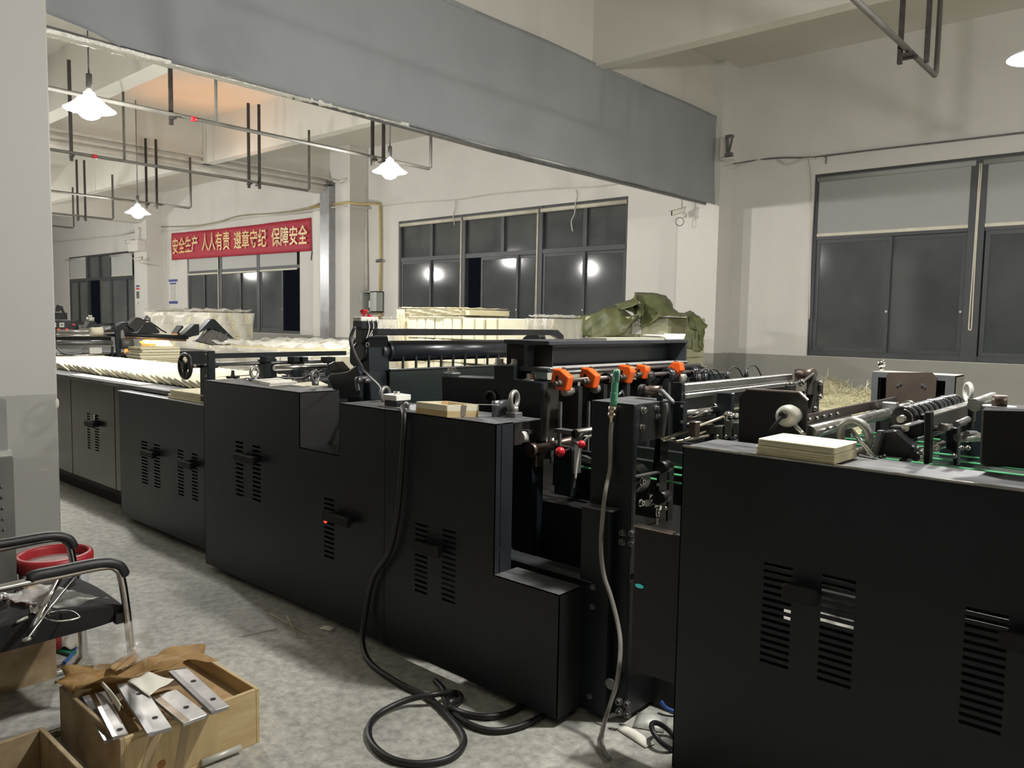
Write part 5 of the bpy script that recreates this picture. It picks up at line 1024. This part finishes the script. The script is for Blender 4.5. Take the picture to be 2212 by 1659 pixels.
# notices
def notice(px0, px1, py0, py1, y, label, bands, m=M.wht):
    a, b = at(px0, py1, y=y), at(px1, py0, y=y); o = thing('wall_notice', label, 'notice', tuple((a+b)/2))
    MB().box(a.x, b.x, y, y+.02, a.z, b.z).build('notice_board', m, o)
    for f0, f1, mm, ins in bands: MB().box(a.x+(b.x-a.x)*ins, b.x-(b.x-a.x)*ins, y-.004, y, a.z+(b.z-a.z)*f0, a.z+(b.z-a.z)*f1).build('printed_band', mm, o)
    return o
lines = [(.16+.055*i, .175+.055*i, M.grit, .14+.02*((i*7) % 3)) for i in range(12)]
notice(365.5, 383, 603, 656, 10.93, 'white notice with blue top and bottom bands left of the blinds', [(0, .11, M.blue, 0), (.90, 1, M.blue, 0), (.80, .86, M.blue, .12)]+lines)
notice(294, 302, 613, 661, 10.43, 'narrow pillar notice with blue and red bars and a small picture', [(.86, .94, M.blue, .1), (.74, .82, M.redp, .1), (.34, .66, M.grit, .15), (.05, .2, M.pale, .3)])
# security cameras
def cctv(label, px, py, y, d, s, mount='up', loops=True):
    p = at(px, py, y=y); d = Vector(d).normalized(); o = thing('security_camera', label, 'camera', tuple(p)); u, v, _ = frame_of(d)
    R_ = Matrix((d.cross(V(0, 0, 1)).normalized(), d, V(0, 0, 1))).transposed()
    MB().obox(p, (.07*s, .20*s, .07*s), R_).build('camera_body', M.cam, o, bevel=.01*s, seg=2)
    MB().obox(p+V(0, 0, .042*s)+d*.02*s, (.085*s, .25*s, .010*s), R_).build('sun_hood', M.cam, o)
    MB().obox(p+d*.103*s, (.06*s, .01*s, .06*s), R_).build('lens_window', M.blk, o)
    if mount == 'up': MB().tube([p-d*.04*s+V(0, 0, .04*s), p-d*.04*s+V(0, 0, .20*s), V(p.x+.02, 10.46, p.z+.22*s)], .014*s, 8).build('bracket', M.cam, o)
    else: MB().tube([p-V(0, 0, .03*s), p-d*.05*s-V(0, 0, .10*s), V(p.x-d.x*.1*s, 10.45, p.z-.11*s)], .016*s, 8).build('bracket', M.cam, o)
    if loops:
        q = p-d*.09*s-V(0, 0, .08*s); MB().sphere(q, .035*s, 10, 8).build('joint', M.cam, o); MB().torus(q+d*.07*s-V(0, 0, .07*s), d.cross(V(0, 0, 1)), .06*s, .006*s, 18, 6).build('loose_cable', M.grit, o)
    return o
cctv('white security camera hanging below the right end of the curtain', 1466, 457, 10.2, (-.75, -.6, -.25), 1.0)
cctv('small dark-nosed camera left of the white box on the far pillar', 281, 522, 10.2, (-.9, -.45, -.1), 1.25, 'wall', False)
cctv('lower camera below the white box on the far pillar', 299, 560, 10.15, (-.8, -.6, -.2), 1.25, 'wall', False)
a, b = at(291, 545, y=10.40), at(311, 519, y=10.40); tag(MB().box(a.x, b.x, 10.2, 10.45, a.z, b.z).build('junction_box', M.wht, None, bevel=.01), 'white square junction box between the two cameras on the far pillar', 'box')
# flood light box on the near pillar
t = thing('flood_lamp', 'grey unlit flood lamp hanging on the near pillar beside the curtain end', 'lamp', tuple(at(1575, 320, y=10.4)))
a, b = at(1560, 343, y=10.38), at(1575, 297, y=10.38); MB().box(a.x, b.x, 10.30, 10.45, a.z, b.z).build('back_box', M.cam, t, bevel=.004)
MB().box(b.x, b.x+.10, 10.26, 10.34, b.z-.02, b.z+.01).build('bracket_arm', M.grit, t); MB().box(b.x, b.x+.10, 10.27, 10.33, a.z-.0, a.z+.05).build('bracket_arm', M.grit, t)
MB().bar((b.x+.02, 10.28, b.z-.03), (b.x+.04, 10.28, a.z+.06), .05, .03).bar((b.x+.10, 10.28, b.z-.03), (b.x+.06, 10.28, a.z+.06), .03, .02).build('lamp_yoke', M.grit, t)
MB().box(a.x+.03, b.x+.1, 10.28, 10.44, a.z-.03, a.z-.015).build('base_flange', M.wht, t)
# pipes, duct and wires on the wall
t = thing('cable_duct', 'vertical grey metal duct on the second pillar right of the banner', 'duct', tuple(at(713, 600, y=10.45)))
a, b = at(702.5, 600, y=10.44), at(722, 600, y=10.44); MB().box(a.x, b.x, 10.30, 10.47, .05, at(712, 404, y=10.4).z).build('duct_body', mat('duct_grey', (.36, .36, .38), .35, .5), t, bevel=.008)
MB().box(at(648, 404, y=10.42).x, b.x, 10.32, 10.47, at(680, 406, y=10.4).z-.0, at(680, 398, y=10.4).z).build('duct_branch', M.grit, t)
yy = 10.43
t = thing('white_conduit', 'white plastic conduit bending down to the grey fuse box', 'conduit', tuple(at(789, 500, y=10.9)))
MB().tube([at(610, 372, y=yy), at(734, 393, y=yy), at(745, 388, y=yy), at(782, 394, y=10.9), at(789, 402, y=10.9), at(790, 500, y=10.9), at(792, 628, y=10.9)], .035, 8).build('conduit_run', M.pvc, t)
MB().tube([at(785, 470, y=10.9), at(786, 560, y=10.9), at(787, 630, y=10.9)], .018, 6).build('thin_conduit', M.pvc, t)
t = thing('yellow_pipe', 'yellowed gas pipe running down the wall right of the fuse box', 'pipe', tuple(at(820, 560, y=10.9)))
MB().tube([at(668, 449, y=yy), at(750, 437, y=yy), at(770, 440, y=yy), at(819, 440, y=10.9), at(821, 447, y=10.9), at(822, 556, y=10.9), at(820, 690, y=10.9)], .028, 8).build('pipe_run', M.yel, t)
MB().cyl(at(814, 564, y=10.86), at(824, 562, y=10.86), .035, 10).build('tap', M.grit, t); MB().cyl(at(820, 678, y=10.88), at(820, 685, y=10.88), .045, 10).build('pipe_joint', M.yel, t)
def wire(label, pts, r=.008, m=M.pvc, y=10.92):
    tag(MB().tube(smoothpath([at(a, b, y=(k[0] if k else y)) for a, b, *k in pts], 5), r, 5).build('wall_wire', m, None), label, 'wire')
wire('pale wire strung along the wall above the middle window', [(822, 445), (900, 437), (980, 432), (1060, 420), (1180, 409), (1245, 406), (1300, 402), (1340, 396)], .012)
wire('thin wire end dangling before the middle window, left one', [(984, 434), (983, 450), (979, 465), (981, 480), (982, 487)], .010)
wire('thin wire end dangling before the middle window, right one', [(1243, 410), (1246, 420), (1243, 440), (1241, 462), (1234, 478), (1237, 500)], .010)
wire('dark wire running from the flood lamp to the right edge', [(1585, 354, 10.35), (1620, 348), (1680, 341), (1750, 340), (1785, 336), (1900, 322), (2050, 305), (2230, 284)], .012, M.grit)
wire('pale slack wire below the dark one near the flood lamp', [(1680, 345), (1700, 355), (1720, 350), (1740, 342), (1780, 340)], .010)
wire('short hooked wire end above the near right window', [(1760, 341), (1783, 338), (1785, 345), (1784, 354)], .010, M.grit)
wire('wire dropping beside the left edge of the near right window', [(1748, 342), (1752, 370), (1754, 420), (1752, 520), (1750, 620), (1748, 690)], .010)
wire('thick brown cable bundle along the top of the red banner', [(300, 492, 10.42), (350, 490), (420, 488), (470, 480), (520, 466), (600, 460), (660, 450, 10.42), (690, 440, 10.42)], .020, M.bundle)
wire('white cable just below the brown bundle above the banner', [(305, 494, 10.42), (352, 500), (430, 490), (520, 473), (600, 465), (665, 456, 10.42), (740, 446, 10.42), (800, 450)], .018)
wire('pale cable on the wall left of the far pillar', [(112, 523), (160, 519), (215, 513), (260, 508), (300, 494, 10.42)], .022)
wire('cable dropping from the bundle to the white junction box', [(302, 494, 10.42), (301, 505, 10.42), (300, 518, 10.4)], .015)
# fuse box
t = thing('fuse_box', 'grey wall fuse box with its door standing open', 'fuse box', tuple(at(788, 650, y=10.9)))
yf = 10.75; a, b = at(783, 674, y=yf), at(813, 629, y=yf)
bx = MB(); bx.box(a.x, b.x, 10.93, 10.95, a.z, b.z).box(a.x, a.x+.02, yf, 10.95, a.z, b.z).box(b.x-.02, b.x, yf, 10.95, a.z, b.z).box(a.x, b.x, yf, 10.95, b.z-.02, b.z).box(a.x, b.x, yf, 10.95, a.z, a.z+.02); bx.build('box_body', M.greyb, t)
MB().box((a.x*.45+b.x*.55), b.x-.02, yf, yf+.01, a.z, b.z).build('cover_plate', M.greyb, t)
MB().box(a.x+.04, a.x+.3, 10.9, 10.93, a.z+.08, b.z-.05).build('breaker_panel', M.grit, t); MB().box(a.x+.1, a.x+.2, 10.84, 10.9, a.z+.1, a.z+.25).build('breaker', M.wht, t)
d0, d1 = at(757, 674, y=yf), at(783, 630, y=yf); dr = MB().box(d0.x, a.x, yf-.015, yf, a.z, b.z).build('door', M.greyb, t, bevel=.004); MB().box(d0.x+.05, d0.x+.08, yf-.02, yf-.015, (a.z+b.z)/2-.04, (a.z+b.z)/2+.05).build('lock', M.grit, dr)
# ================================================================ foreground left: chair with tools, bucket, boxes
CH = thing('armchair', 'black cushioned chair with chrome tube frame, piled with tools, cut by the left edge', 'chair', (-3.34, 1.0, 0))
xl, xr, za, zs = -3.60, -3.075, .60, .445
for x, dx in ((xl, -.0), (xr, 0)):
    s_ = -1 if x == xl else 1
    MB().tube(smoothpath([V(x, .35, .66), V(x, .70, za+.005), V(x, .93, za), V(x, 1.14, za), V(x, 1.195, za-.02), V(x, 1.215, za-.07), V(x, 1.235, .35), V(x, 1.250, .10), V(x, 1.235, .04), V(x, 1.17, .018), V(x, .9, .016), V(x, .45, .016)], 5), .0145, 10).build('tube_frame', M.chrome, CH)
    MB().tube(smoothpath([V(x, .895, za+.010), V(x, .92, za+.018), V(x, .99, za+.017), V(x, 1.13, za+.015), V(x, 1.200, za-.008), V(x, 1.226, za-.055)], 5), [.014]+[.021]*24+[.017], 10).build('armrest', M.rubber, CH, bevel=0)
def cushion(u, v):
    a = 2*math.pi*v; ex = .235*(1-.06*abs(2*u-1)**6); ca, sa = math.cos(a), math.sin(a); p = .5
    y = .93+math.copysign(abs(ca)**p, ca)*.30+.01; z = zs-.042+math.copysign(abs(sa)**.6, sa)*.042
    return (xl+.02+(xr-xl-.04)*u, y, z+.012*math.sin(u*3.14)+(.010*math.sin(y*9) if sa > 0 else 0))
b = MB().grid(cushion, 14, 40); k0 = 0
nn = 15; b.face([j*nn for j in range(41)][:-1]); b.face([j*nn+14 for j in range(41)][:-1][::-1])
b.build('seat_cushion', M.fabric, CH)
for q in (xl, xr-.03): MB().box(q, q+.03, 1.19, 1.23, .36, .40).build('seat_bracket', M.rubber, CH)
MB().tube([V(xl, .5, .016), V((xl+xr)/2, .46, .016), V(xr, .5, .016)], .0145, 8).build('tube_frame', M.chrome, CH)
MB().hexa([(xl+.03, .30, .5), (xr-.03, .30, .5), (xr-.03, .36, .45), (xl+.03, .36, .45), (xl+.03, .22, .86), (xr-.03, .22, .86), (xr-.03, .27, .86), (xl+.03, .27, .86)]).build('backrest', M.fabric, CH, bevel=.02, seg=2)
def sc(px, py, dz=0.): return at(px, py, z=zs+.012+dz)
# tools on the seat
s6 = lambda a, b: (a/7.373, 1180+b/7.373)
t = thing('spray_can', 'spray can lying on the chair seat with its silver top forward', 'spray can', tuple(sc(20, 1285)))
c = sc(*s6(150, 800), .03); d = V(.25, .97, 0).normalized(); c = c+V(0, -.02, .0)
MB().cyl(c-d*.17, c-d*.012, .031, 22).cyl(c-d*.09, c-d*.05, .0315, 22).build('can_body', mat('navy_can', (.03, .025, .09), .3, .2), t); MB().cyl(c-d*.13, c-d*.06, .0316, 22).build('yellow_print', mat('can_yellow', (.65, .48, .05), .4), t)
MB().lathe([(.031, 0), (.032, .004), (.027, .012), (.02, .016), (.019, .022), (.013, .024), (.012, .030), (0, .031)], c-d*.012, d, 22).build('can_top', M.chrome, t)
t = thing('ratchet_bar', 'chrome bar with black handle lying across the chair seat edge', 'tool', tuple(sc(90, 1320)))
a, b = sc(*s6(960, 490), .085), sc(*s6(590, 1190), .022); MB().cyl(a, b, .0095, 12, .012).build('chrome_bar', M.chrome, t)
h1 = b+(b-a).normalized()*.085+V(0, 0, -.01); MB().cyl(b, h1, .0145, 12, .013).build('grip', M.rubber, t)
t = thing('long_screwdriver', 'thin steel rod tool crossing the chrome bar on the chair', 'tool', tuple(sc(110, 1300)))
pa, pb = sc(*s6(1240, 450), .08), sc(*s6(430, 1480), .022); pm = sc(*s6(800, 980), .05)
MB().tube([pa, pm, pb], .0035, 8).build('thin_rod', M.steel, t); MB().sphere(pa, .012, 10, 8, (1, 1, .8)).build('end_knob', M.grit, t); MB().sphere(pb, .010, 10, 8, (1, 1.6, .7)).build('end_knob', M.chrome, t)
t = thing('wire_loop', 'bent steel wire loop on the front of the chair seat', 'wire', tuple(sc(130, 1330)))
MB().tube(smoothpath([sc(*s6(p[0], p[1]), .004) for p in ((820, 1010), (720, 1090), (710, 1140), (800, 1180), (940, 1195), (1100, 1180), (1250, 1140), (1265, 1120), (1200, 1060), (1110, 1030), (960, 1025), (820, 1050), (760, 1080))], 5), .0028, 6).build('wire', M.steel, t)
t = thing('steel_rule', 'flat grey steel rule lying on the chair among the tools', 'ruler', tuple(sc(60, 1290)))
MB().bar(sc(*s6(100, 950), .004), sc(*s6(830, 620), .03), .016, .002).build('rule', M.grit, t)
t = thing('brown_carton', 'small red-brown carton half under the tools on the chair', 'box', tuple(sc(90, 1270)))
q = sc(*s6(620, 860)); MB().obox(q+V(-.01, -.02, .012), (.07, .13, .024), Matrix.Rotation(.5, 3, 'Z')).build('carton', mat('red_brown_card', (.13, .05, .035), .6), t)
for i, (u, v_, m_, nm) in enumerate(((500, 660, M.card, 'beige rag'), (560, 1030, M.chrome, 'shiny fitting'), (230, 880, M.grit, 'grey folded sheet'), (360, 760, M.rubber, 'black tool grip'))):
    q = sc(*s6(u, v_), .006); L_ = (.10, .045, .14, .06)[i]; W_ = (.05, .03, .07, .04)[i]; r0 = random.random()*6
    o = MB().grid(lambda a, b: q+V(-L_/2+L_*a, -W_/2+W_*b, .010*math.sin(a*5+r0)+.008*math.sin(b*6+a*9)), 10, 6).build(('rag', 'fitting', 'folded_sheet', 'tool_grip')[i], m_, None, solid=.006)
    tag(o, nm+' lying among the tools on the chair seat', 'tool' if i in (1, 3) else 'cloth')
q0, q1 = sc(*s6(260, 1210), .004), sc(*s6(440, 1130), .008); tag(MB().cyl(q0, q1, .005, 10).build('pin', M.pale, None), 'short pale pin at the front left of the chair seat', 'pin')
def crumple(name, label, o_, u_, v_, amp, m, n=22, m2=16, seed=1.0, lift=None):
    o_, u_, v_ = Vector(o_), Vector(u_), Vector(v_); nn_ = u_.cross(v_).normalized()
    if nn_.z < 0: nn_ = -nn_
    def fn(a, b):
        h = amp*(math.sin(a*9+seed)+math.sin(b*11+a*5+seed*2)*.8+math.sin(a*23-b*17+seed)*.5+math.sin(b*31+seed*3)*.3)
        h += lift(a, b) if lift else 0
        return o_+u_*a+v_*b+nn_*(h+amp*1.5)+(u_*math.sin(b*7+seed)+v_*math.sin(a*6+seed))*.05
    o = MB().grid(fn, n, m2).build(name, m, None, solid=.0006); return tag(o, label, 'plastic bag')
crumple('plastic_bag', 'crinkled clear plastic bag on the chair seat behind the rods', sc(110, 1315), sc(238, 1290)-sc(110, 1315), V(-.10, -.16, .06), .008, M.film, seed=2.2, lift=lambda a, b: .03*math.sin(a*3.1)*b-.012)
# bucket behind the chair
t = thing('bucket', 'white plastic bucket with a broad red rim standing behind the chair', 'bucket', (-4.11, 1.31, 0))
B0 = V(-4.11, 1.31, 0)
MB().lathe([(.0, .0), (.125, 0), (.13, .01), (.152, .37), (.147, .37), (.126, .02), (0, .015)], B0, n=36).build('bucket_body', mat('white_bucket', (.62, .64, .66), .4), t)
MB().lathe([(.150, .335), (.165, .335), (.170, .36), (.170, .385), (.163, .398), (.148, .40), (.143, .385), (.143, .35)], B0, n=40).build('red_rim', mat('dirty_red_rim', (.30, .012, .02), .4, col2=(.50, .04, .05), scale=5), t)
MB().lathe([(0, .352), (.07, .356), (.144, .352)], B0, n=30).build('contents', mat('dusty_pink', (.50, .40, .40), .7, col2=(.24, .15, .10), scale=7), t)
MB().tube(smoothpath([B0+V(.168, .03, .36), B0+V(.19, .05, .30), B0+V(.20, .02, .25), B0+V(.18, -.06, .24)], 5), .003, 6).build('wire_handle', M.steel, t)
# riveted steel cabinet at the left edge
t = thing('steel_cabinet', 'grey riveted steel cabinet standing before the left column, at the photo edge', 'cabinet', (-5.6, 1.0, 0))
cm = mat('dark_grey_sheet', (.15, .15, .138), .5, .2, var=.12)
zc_ = at(14, 985, y=1.12).z; xe = at(18, 985, y=1.12).x
MB().box(-6.2, xe, .7, 1.14, 0, zc_).build('cabinet_body', cm, t, bevel=.004)
MB().box(-6.2, xe-.02, .74, 1.14, zc_, zc_+.025).build('cabinet_lid', M.pale, t)
for i in range(6): MB().sphere(at(3+i*1.5, 1052+i*23, x=xe+.002), .007, 8, 6).build('rivet', M.grit, t)
MB().box(-6.2, xe-.04, .80, 1.13, zc_+.025, zc_+.26).build('upper_box', mat('mid_grey_sheet', (.24, .24, .225), .5), t)
# crate and oddments below the chair
t = thing('wooden_crate', 'small brown wooden crate under the chair seat', 'crate', (-3.75, 1.0, 0))
c0, c1 = at(100, 1455, z=.02), at(20, 1478, z=.02)
MB().box(-3.98, -3.965, .75, 1.12, 0, .20).build('crate_side', M.ply, t); MB().box(-3.60, -3.585, .75, 1.12, 0, .20).build('crate_side', M.ply, t); MB().box(-3.98, -3.585, 1.12, 1.14, 0, .20).build('crate_front', M.ply, t); MB().box(-3.97, -3.59, .76, 1.12, .005, .015).build('crate_floor', M.ply, t)
MB().box(-3.9, -3.66, 1.141, 1.15, .02, .09).build('crate_slat', M.wood, t)
tag(MB().lathe([(0, 0), (.04, 0), (.042, .12), (.02, .15), (.018, .17), (0, .17)], at(112, 1400, z=.06), n=16).build('red_capped_bottle', mat('dim_red', (.35, .03, .04), .4), None), 'small red bottle standing beside the crate under the chair', 'bottle')
r0 = V(-4.05, 1.32, .0)
tag(MB().grid(lambda a, b: at(115+55*a, 1360+40*b, z=.03)+V(0, 0, .03*math.sin(a*3.1)*math.sin(b*3.1)+.008*math.sin(a*12+b*9)), 14, 10).build('white_sack', mat('dirty_white_sack', (.48, .46, .40), .8, bump=.3), None, solid=.004), 'crumpled dirty white sack on the floor behind the chair leg', 'sack')
tag(MB().tube(smoothpath([at(168, 1352, z=.03), at(168, 1385, z=.014), at(160, 1405, z=.012), at(150, 1420, z=.012), at(138, 1432, z=.012)], 5), .008, 8).build('blue_hose', mat('blue_hose', (.03, .12, .35), .4), None), 'short blue hose on the floor behind the chair leg', 'hose')
tag(MB().bar(at(112, 1398, z=.012), at(158, 1412, z=.012), .03, .012).build('green_strip', mat('green_strip', (.03, .20, .11), .5), None), 'green plastic strip on the floor under the chair', 'strip')
# ---- wooden box with ground steel blades
t = thing('blade_box', 'pine box full of steel blades in the left foreground', 'box', (-2.76, 1.2, 0))
X0, X1, Y0, Y1, H_ = -3.03, -2.50, .97, 1.46, .205
MB().box(X0, X1, Y0, Y0+.014, .0, H_).build('side_board', M.ply, t, bevel=.002); MB().box(X1-.014, X1, Y0+.014, Y1-.014, 0, H_).build('side_board', M.wood, t, bevel=.002)
MB().box(X0, X1, Y1-.014, Y1, 0, H_).build('side_board', M.wood, t, bevel=.002); MB().box(X0, X0+.014, Y0+.014, Y1-.014, 0, H_).build('side_board', M.wood, t, bevel=.002)
MB().box(X0+.014, X1-.014, Y0+.014, Y1-.014, .11, .15).build('packing', M.card, t); MB().box(X1, X1+.0015, Y0+.02, Y1-.16, .02, .19).build('side_sheet', mat('side_ply', (.44, .31, .15), .65, col2=(.60, .46, .24), scale=4, stretch=(1, 6, 1)), t)
MB().lathe([(0, 0), (.016, 0), (.013, .0012), (0, .001)], (X1+.001, 1.10, .07), (1, 0, 0), 16).build('wood_knot', mat('knot_brown', (.30, .13, .04), .7), t)
for yy, e in ((1.02, .02), (1.15, -.01)): MB().bar((X1+.0025, yy, .0), (X1+.0025, yy+e+.05, H_), .002, .03, (0, 1, 0)).build('tape', mat('brown_tape_%d' % int(yy*100), (.36, .27, .15), .3), t)
zb = H_
def blade(i, p0, p1, wpx, dz, label, hole=(.2, .82)):
    a, b = at(*p0, z=zb+dz), at(*p1, z=zb+dz); w0 = at(*wpx, z=zb+dz)-a; d = (b-a); n_ = V(-d.y, d.x, 0).normalized(); wd = w0.dot(n_); th = .014
    o = thing('ground_steel_bar', label, 'steel bar', tuple(a))
    P = [a, b, b+n_*wd, a+n_*wd]
    MB().hexa([p-V(0, 0, th) for p in P]+P).build('blade_plate', M.blade, o, bevel=.002)
    e = .28*wd; MB().hexa([p+V(0, 0, .0005) for p in (a, b, b+n_*e, a+n_*e)]+[p+V(0, 0, .001) for p in (a, b, b+n_*e, a+n_*e)]).build('bevelled_edge', M.grit if i % 2 else M.chrome, o)
    for f in hole: q = a+d*f+n_*wd*.62; MB().cyl(q-V(0, 0, .002), q+V(0, 0, .0012), .0095, 14).build('bolt_hole', M.blk, o)
    return o
blade(0, (196, 1500), (243, 1592), (228, 1494), .010, 'leftmost steel blade in the pine box, one hole at its near end', (.9,))
blade(1, (253, 1480), (318, 1585), (300, 1466), .030, 'wide two-hole steel blade at the middle of the pine box', (.28, .78))
blade(2, (327, 1506), (395, 1562), (367, 1478), .022, 'steel blade right of the middle one, partly under paper', (.62,))
blade(3, (364, 1450), (455, 1537), (398, 1436), .034, 'right-hand steel blade against the far edge of the pine box', (.35, .8))
blade(4, (170, 1506), (225, 1600), (194, 1500), -.02, 'dark blade sunk at the left side of the pine box', ())
def leaf(name, label, pts, dz, m, cat='paper', curl=0.):
    P = [at(*p, z=zb+dz) for p in pts]
    def fn(u, v): p = (P[0]*(1-u)+P[1]*u)*(1-v)+(P[3]*(1-u)+P[2]*u)*v; return p+V(0, 0, curl*math.sin(u*3.14)+.003*math.sin(u*8+v*5))
    return tag(MB().grid(fn, 10, 8).build(name, m, None, solid=.0012), label, cat)
leaf('paper_scrap', 'cream paper scrap between the blades in the pine box', [(275, 1472), (320, 1452), (376, 1468), (322, 1502)], .038, M.paperw)
leaf('paper_curl', 'narrow curled cream paper beside the left blade', [(217, 1478), (232, 1486), (266, 1530), (258, 1535)], .03, M.paperw, 'paper', .015)
o = crumple('kraft_paper', 'crumpled brown kraft paper along the far edge of the pine box', at(120, 1472, z=.22), at(425, 1408, z=.22)-at(120, 1472, z=.22), (at(205, 1490, z=.22)-at(170, 1450, z=.22))*.8, .014, mat('kraft_paper', (.30, .17, .06), .6, col2=(.42, .27, .11), scale=9, bump=.5, bscale=30), seed=.7); o['category'] = 'paper'
leaf('card_flap', 'small brown card flap sticking up behind the pine box', [(235, 1440), (250, 1452), (302, 1420), (290, 1404)], .06, M.card, 'card')
crumple('plastic_bag', 'thin clear plastic bag standing up behind the pine box', at(205, 1455, z=.23), at(320, 1435, z=.23)-at(205, 1455, z=.23), V(-.02, .03, .16), .012, M.bag, seed=4., lift=lambda a, b: .03*math.sin(a*6)*b)
tag(MB().cyl(at(435, 1648, z=.02), at(520, 1615, z=.02), .012, 10).build('floor_pipe', M.pale, None), 'pale pipe end on the floor under the right corner of the pine box', 'pipe')
# ---- open plywood box in the corner
t = thing('plywood_box', 'open dirty plywood box in the bottom left corner', 'box', (-2.55, .62, 0))
X0, X1, Y0, Y1, H_ = -2.765, -2.20, .30, .835, .205
for k, (a, b, c, d) in enumerate(((X0, X1, Y1-.016, Y1), (X0, X0+.016, Y0, Y1-.016), (X1-.016, X1, Y0, Y1-.016), (X0, X1, Y0-.016, Y0))): MB().box(a, b, c, d, 0, H_).build('side_board', M.ply, t, bevel=.002)
MB().box(X0+.01, X1-.01, Y0, Y1-.01, .01, .02).build('bottom_board', M.ply, t)
for k in range(5): MB().sphere((X0+.1+.08*k, .6+.05*(k % 3), .05), .045, 10, 8, (1, 1.4, .6)).build('dark_lump', M.rubber, t)
# ---- green air gun with hose
t = thing('air_gun', 'green air blow gun hanging by its hose on the upright housing', 'air gun', tuple(at(1330, 850, y=2.47)))
ya = 2.478; s3 = lambda a, b: (1270+a/4.367, 780+b/4.367)
MB().tube(smoothpath([at(*s3(280, 80), y=ya+.0), at(*s3(268, 125), y=ya), at(*s3(258, 190), y=ya), at(*s3(250, 300), y=ya), at(*s3(240, 420), y=ya)], 4), [.006, .010]+[.0135]*15, 12).build('green_grip', M.green, t)
for i in range(6): MB().torus(at(*s3(247-i*.6, 300+i*14), y=ya), at(*s3(240, 420), y=ya)-at(*s3(250, 300), y=ya), .0135, .0018, 14, 6).build('grip_rib', M.green, t)
MB().bar(at(*s3(245, 150), y=ya-.014), at(*s3(243, 205), y=ya-.014), .012, .006).build('trigger', mat('pale_green', (.22, .50, .36), .4), t)
MB().tube(smoothpath([at(*s3(285, 85), y=ya), at(*s3(292, 100), y=ya-.01), at(*s3(285, 200), y=ya-.01)], 4), .004, 6).build('hook', mat('pale_green_hook', (.25, .45, .34), .4), t)
MB().lathe([(.010, 0), (.017, .004), (.017, .022), (.013, .026), (.017, .030), (.017, .042), (.010, .050), (.009, .064)], at(*s3(237, 420), y=ya), at(*s3(226, 545), y=ya)-at(*s3(237, 420), y=ya), 16).build('brass_coupling', mat('nickel', (.55, .48, .38), .25, 1.), t)
hp = [at(*s3(228, 540), y=ya), at(*s3(215, 700), y=ya), at(1318, 1010, y=ya), at(1308, 1060, y=2.43), at(1302, 1110, y=2.43), at(1298, 1180, y=2.43), at(1304, 1240, y=2.43), at(1320, 1290, y=2.42), at(1335, 1350, y=2.40), at(1340, 1400, y=2.36), at(1333, 1470, y=2.32), at(1315, 1530, z=.10), at(1303, 1570, z=.05), at(1299, 1600, z=.02), at(1306, 1622, z=.012), at(1318, 1640, z=.012)]
MB().tube(smoothpath(hp, 6), .0085, 10).build('grey_hose', mat('clear_grey_hose', (.27, .26, .235), .28, var=.05), t)
# ---- floor litter
def scrap(px, py, w_, h_, rot, label, m=M.paperw, lift=.01):
    p = at(px, py, z=.004); c_, s_ = math.cos(rot), math.sin(rot)
    tag(MB().grid(lambda u, v: p+V((u-.5)*w_*c_-(v-.5)*h_*s_, (u-.5)*w_*s_+(v-.5)*h_*c_, lift*math.sin(u*3.1)*math.sin(v*3.1)), 5, 4).build('paper_scrap', m, None, solid=.001), label, 'paper')
scrap(708, 1357, .07, .05, .3, 'small white paper scrap on the floor at the cabinet foot')
scrap(1372, 1590, .16, .05, -.25, 'torn white paper strip on the floor in the gap beside the near cabinet', M.paperw, .02)
scrap(1405, 1560, .12, .12, .4, 'grey crumpled paper under the machine beside the near cabinet', M.pale, .03)
scrap(1450, 1447, .10, .05, -.3, 'pale plastic strip at the edge of the near cabinet', M.wht, .03)
for i, (a, b) in enumerate((((582, 1325), (665, 1370)), ((515, 1375), (600, 1358)), ((620, 1330), (640, 1372)))): tag(MB().cyl(at(*a, z=.004), at(*b, z=.004), .0022, 5).build('straw', M.straw, None), 'thin pale straw on the floor before the tall cabinet, %s one' % ('longest', 'left', 'right')[i], 'straw')
tag(MB().torus(at(1436, 1590, z=.03), (.6, .3, 1), .06, .010, 22, 8).build('rubber_ring', M.rubber, None), 'black rubber ring lying in the gap at the near cabinet foot', 'ring')
tag(MB().tube(smoothpath([at(1428, 1515, z=.05), at(1440, 1530, z=.03), at(1462, 1538, z=.02), at(1475, 1540, z=.02)], 5), .008, 8).build('blue_hose', mat('blue_tube', (.02, .08, .30), .4), None), 'blue tube on the floor in the dark gap by the near cabinet', 'hose')
tag(MB().cyl(at(1459, 1462, z=.12), at(1470, 1472, z=.10), .014, 10).cyl(at(1459, 1462, z=.12)-V(0, 0, .12), at(1459, 1462, z=.12), .006, 8).build('red_plug', M.red, None), 'small red plug on a stem in the dark gap by the near cabinet', 'plug')
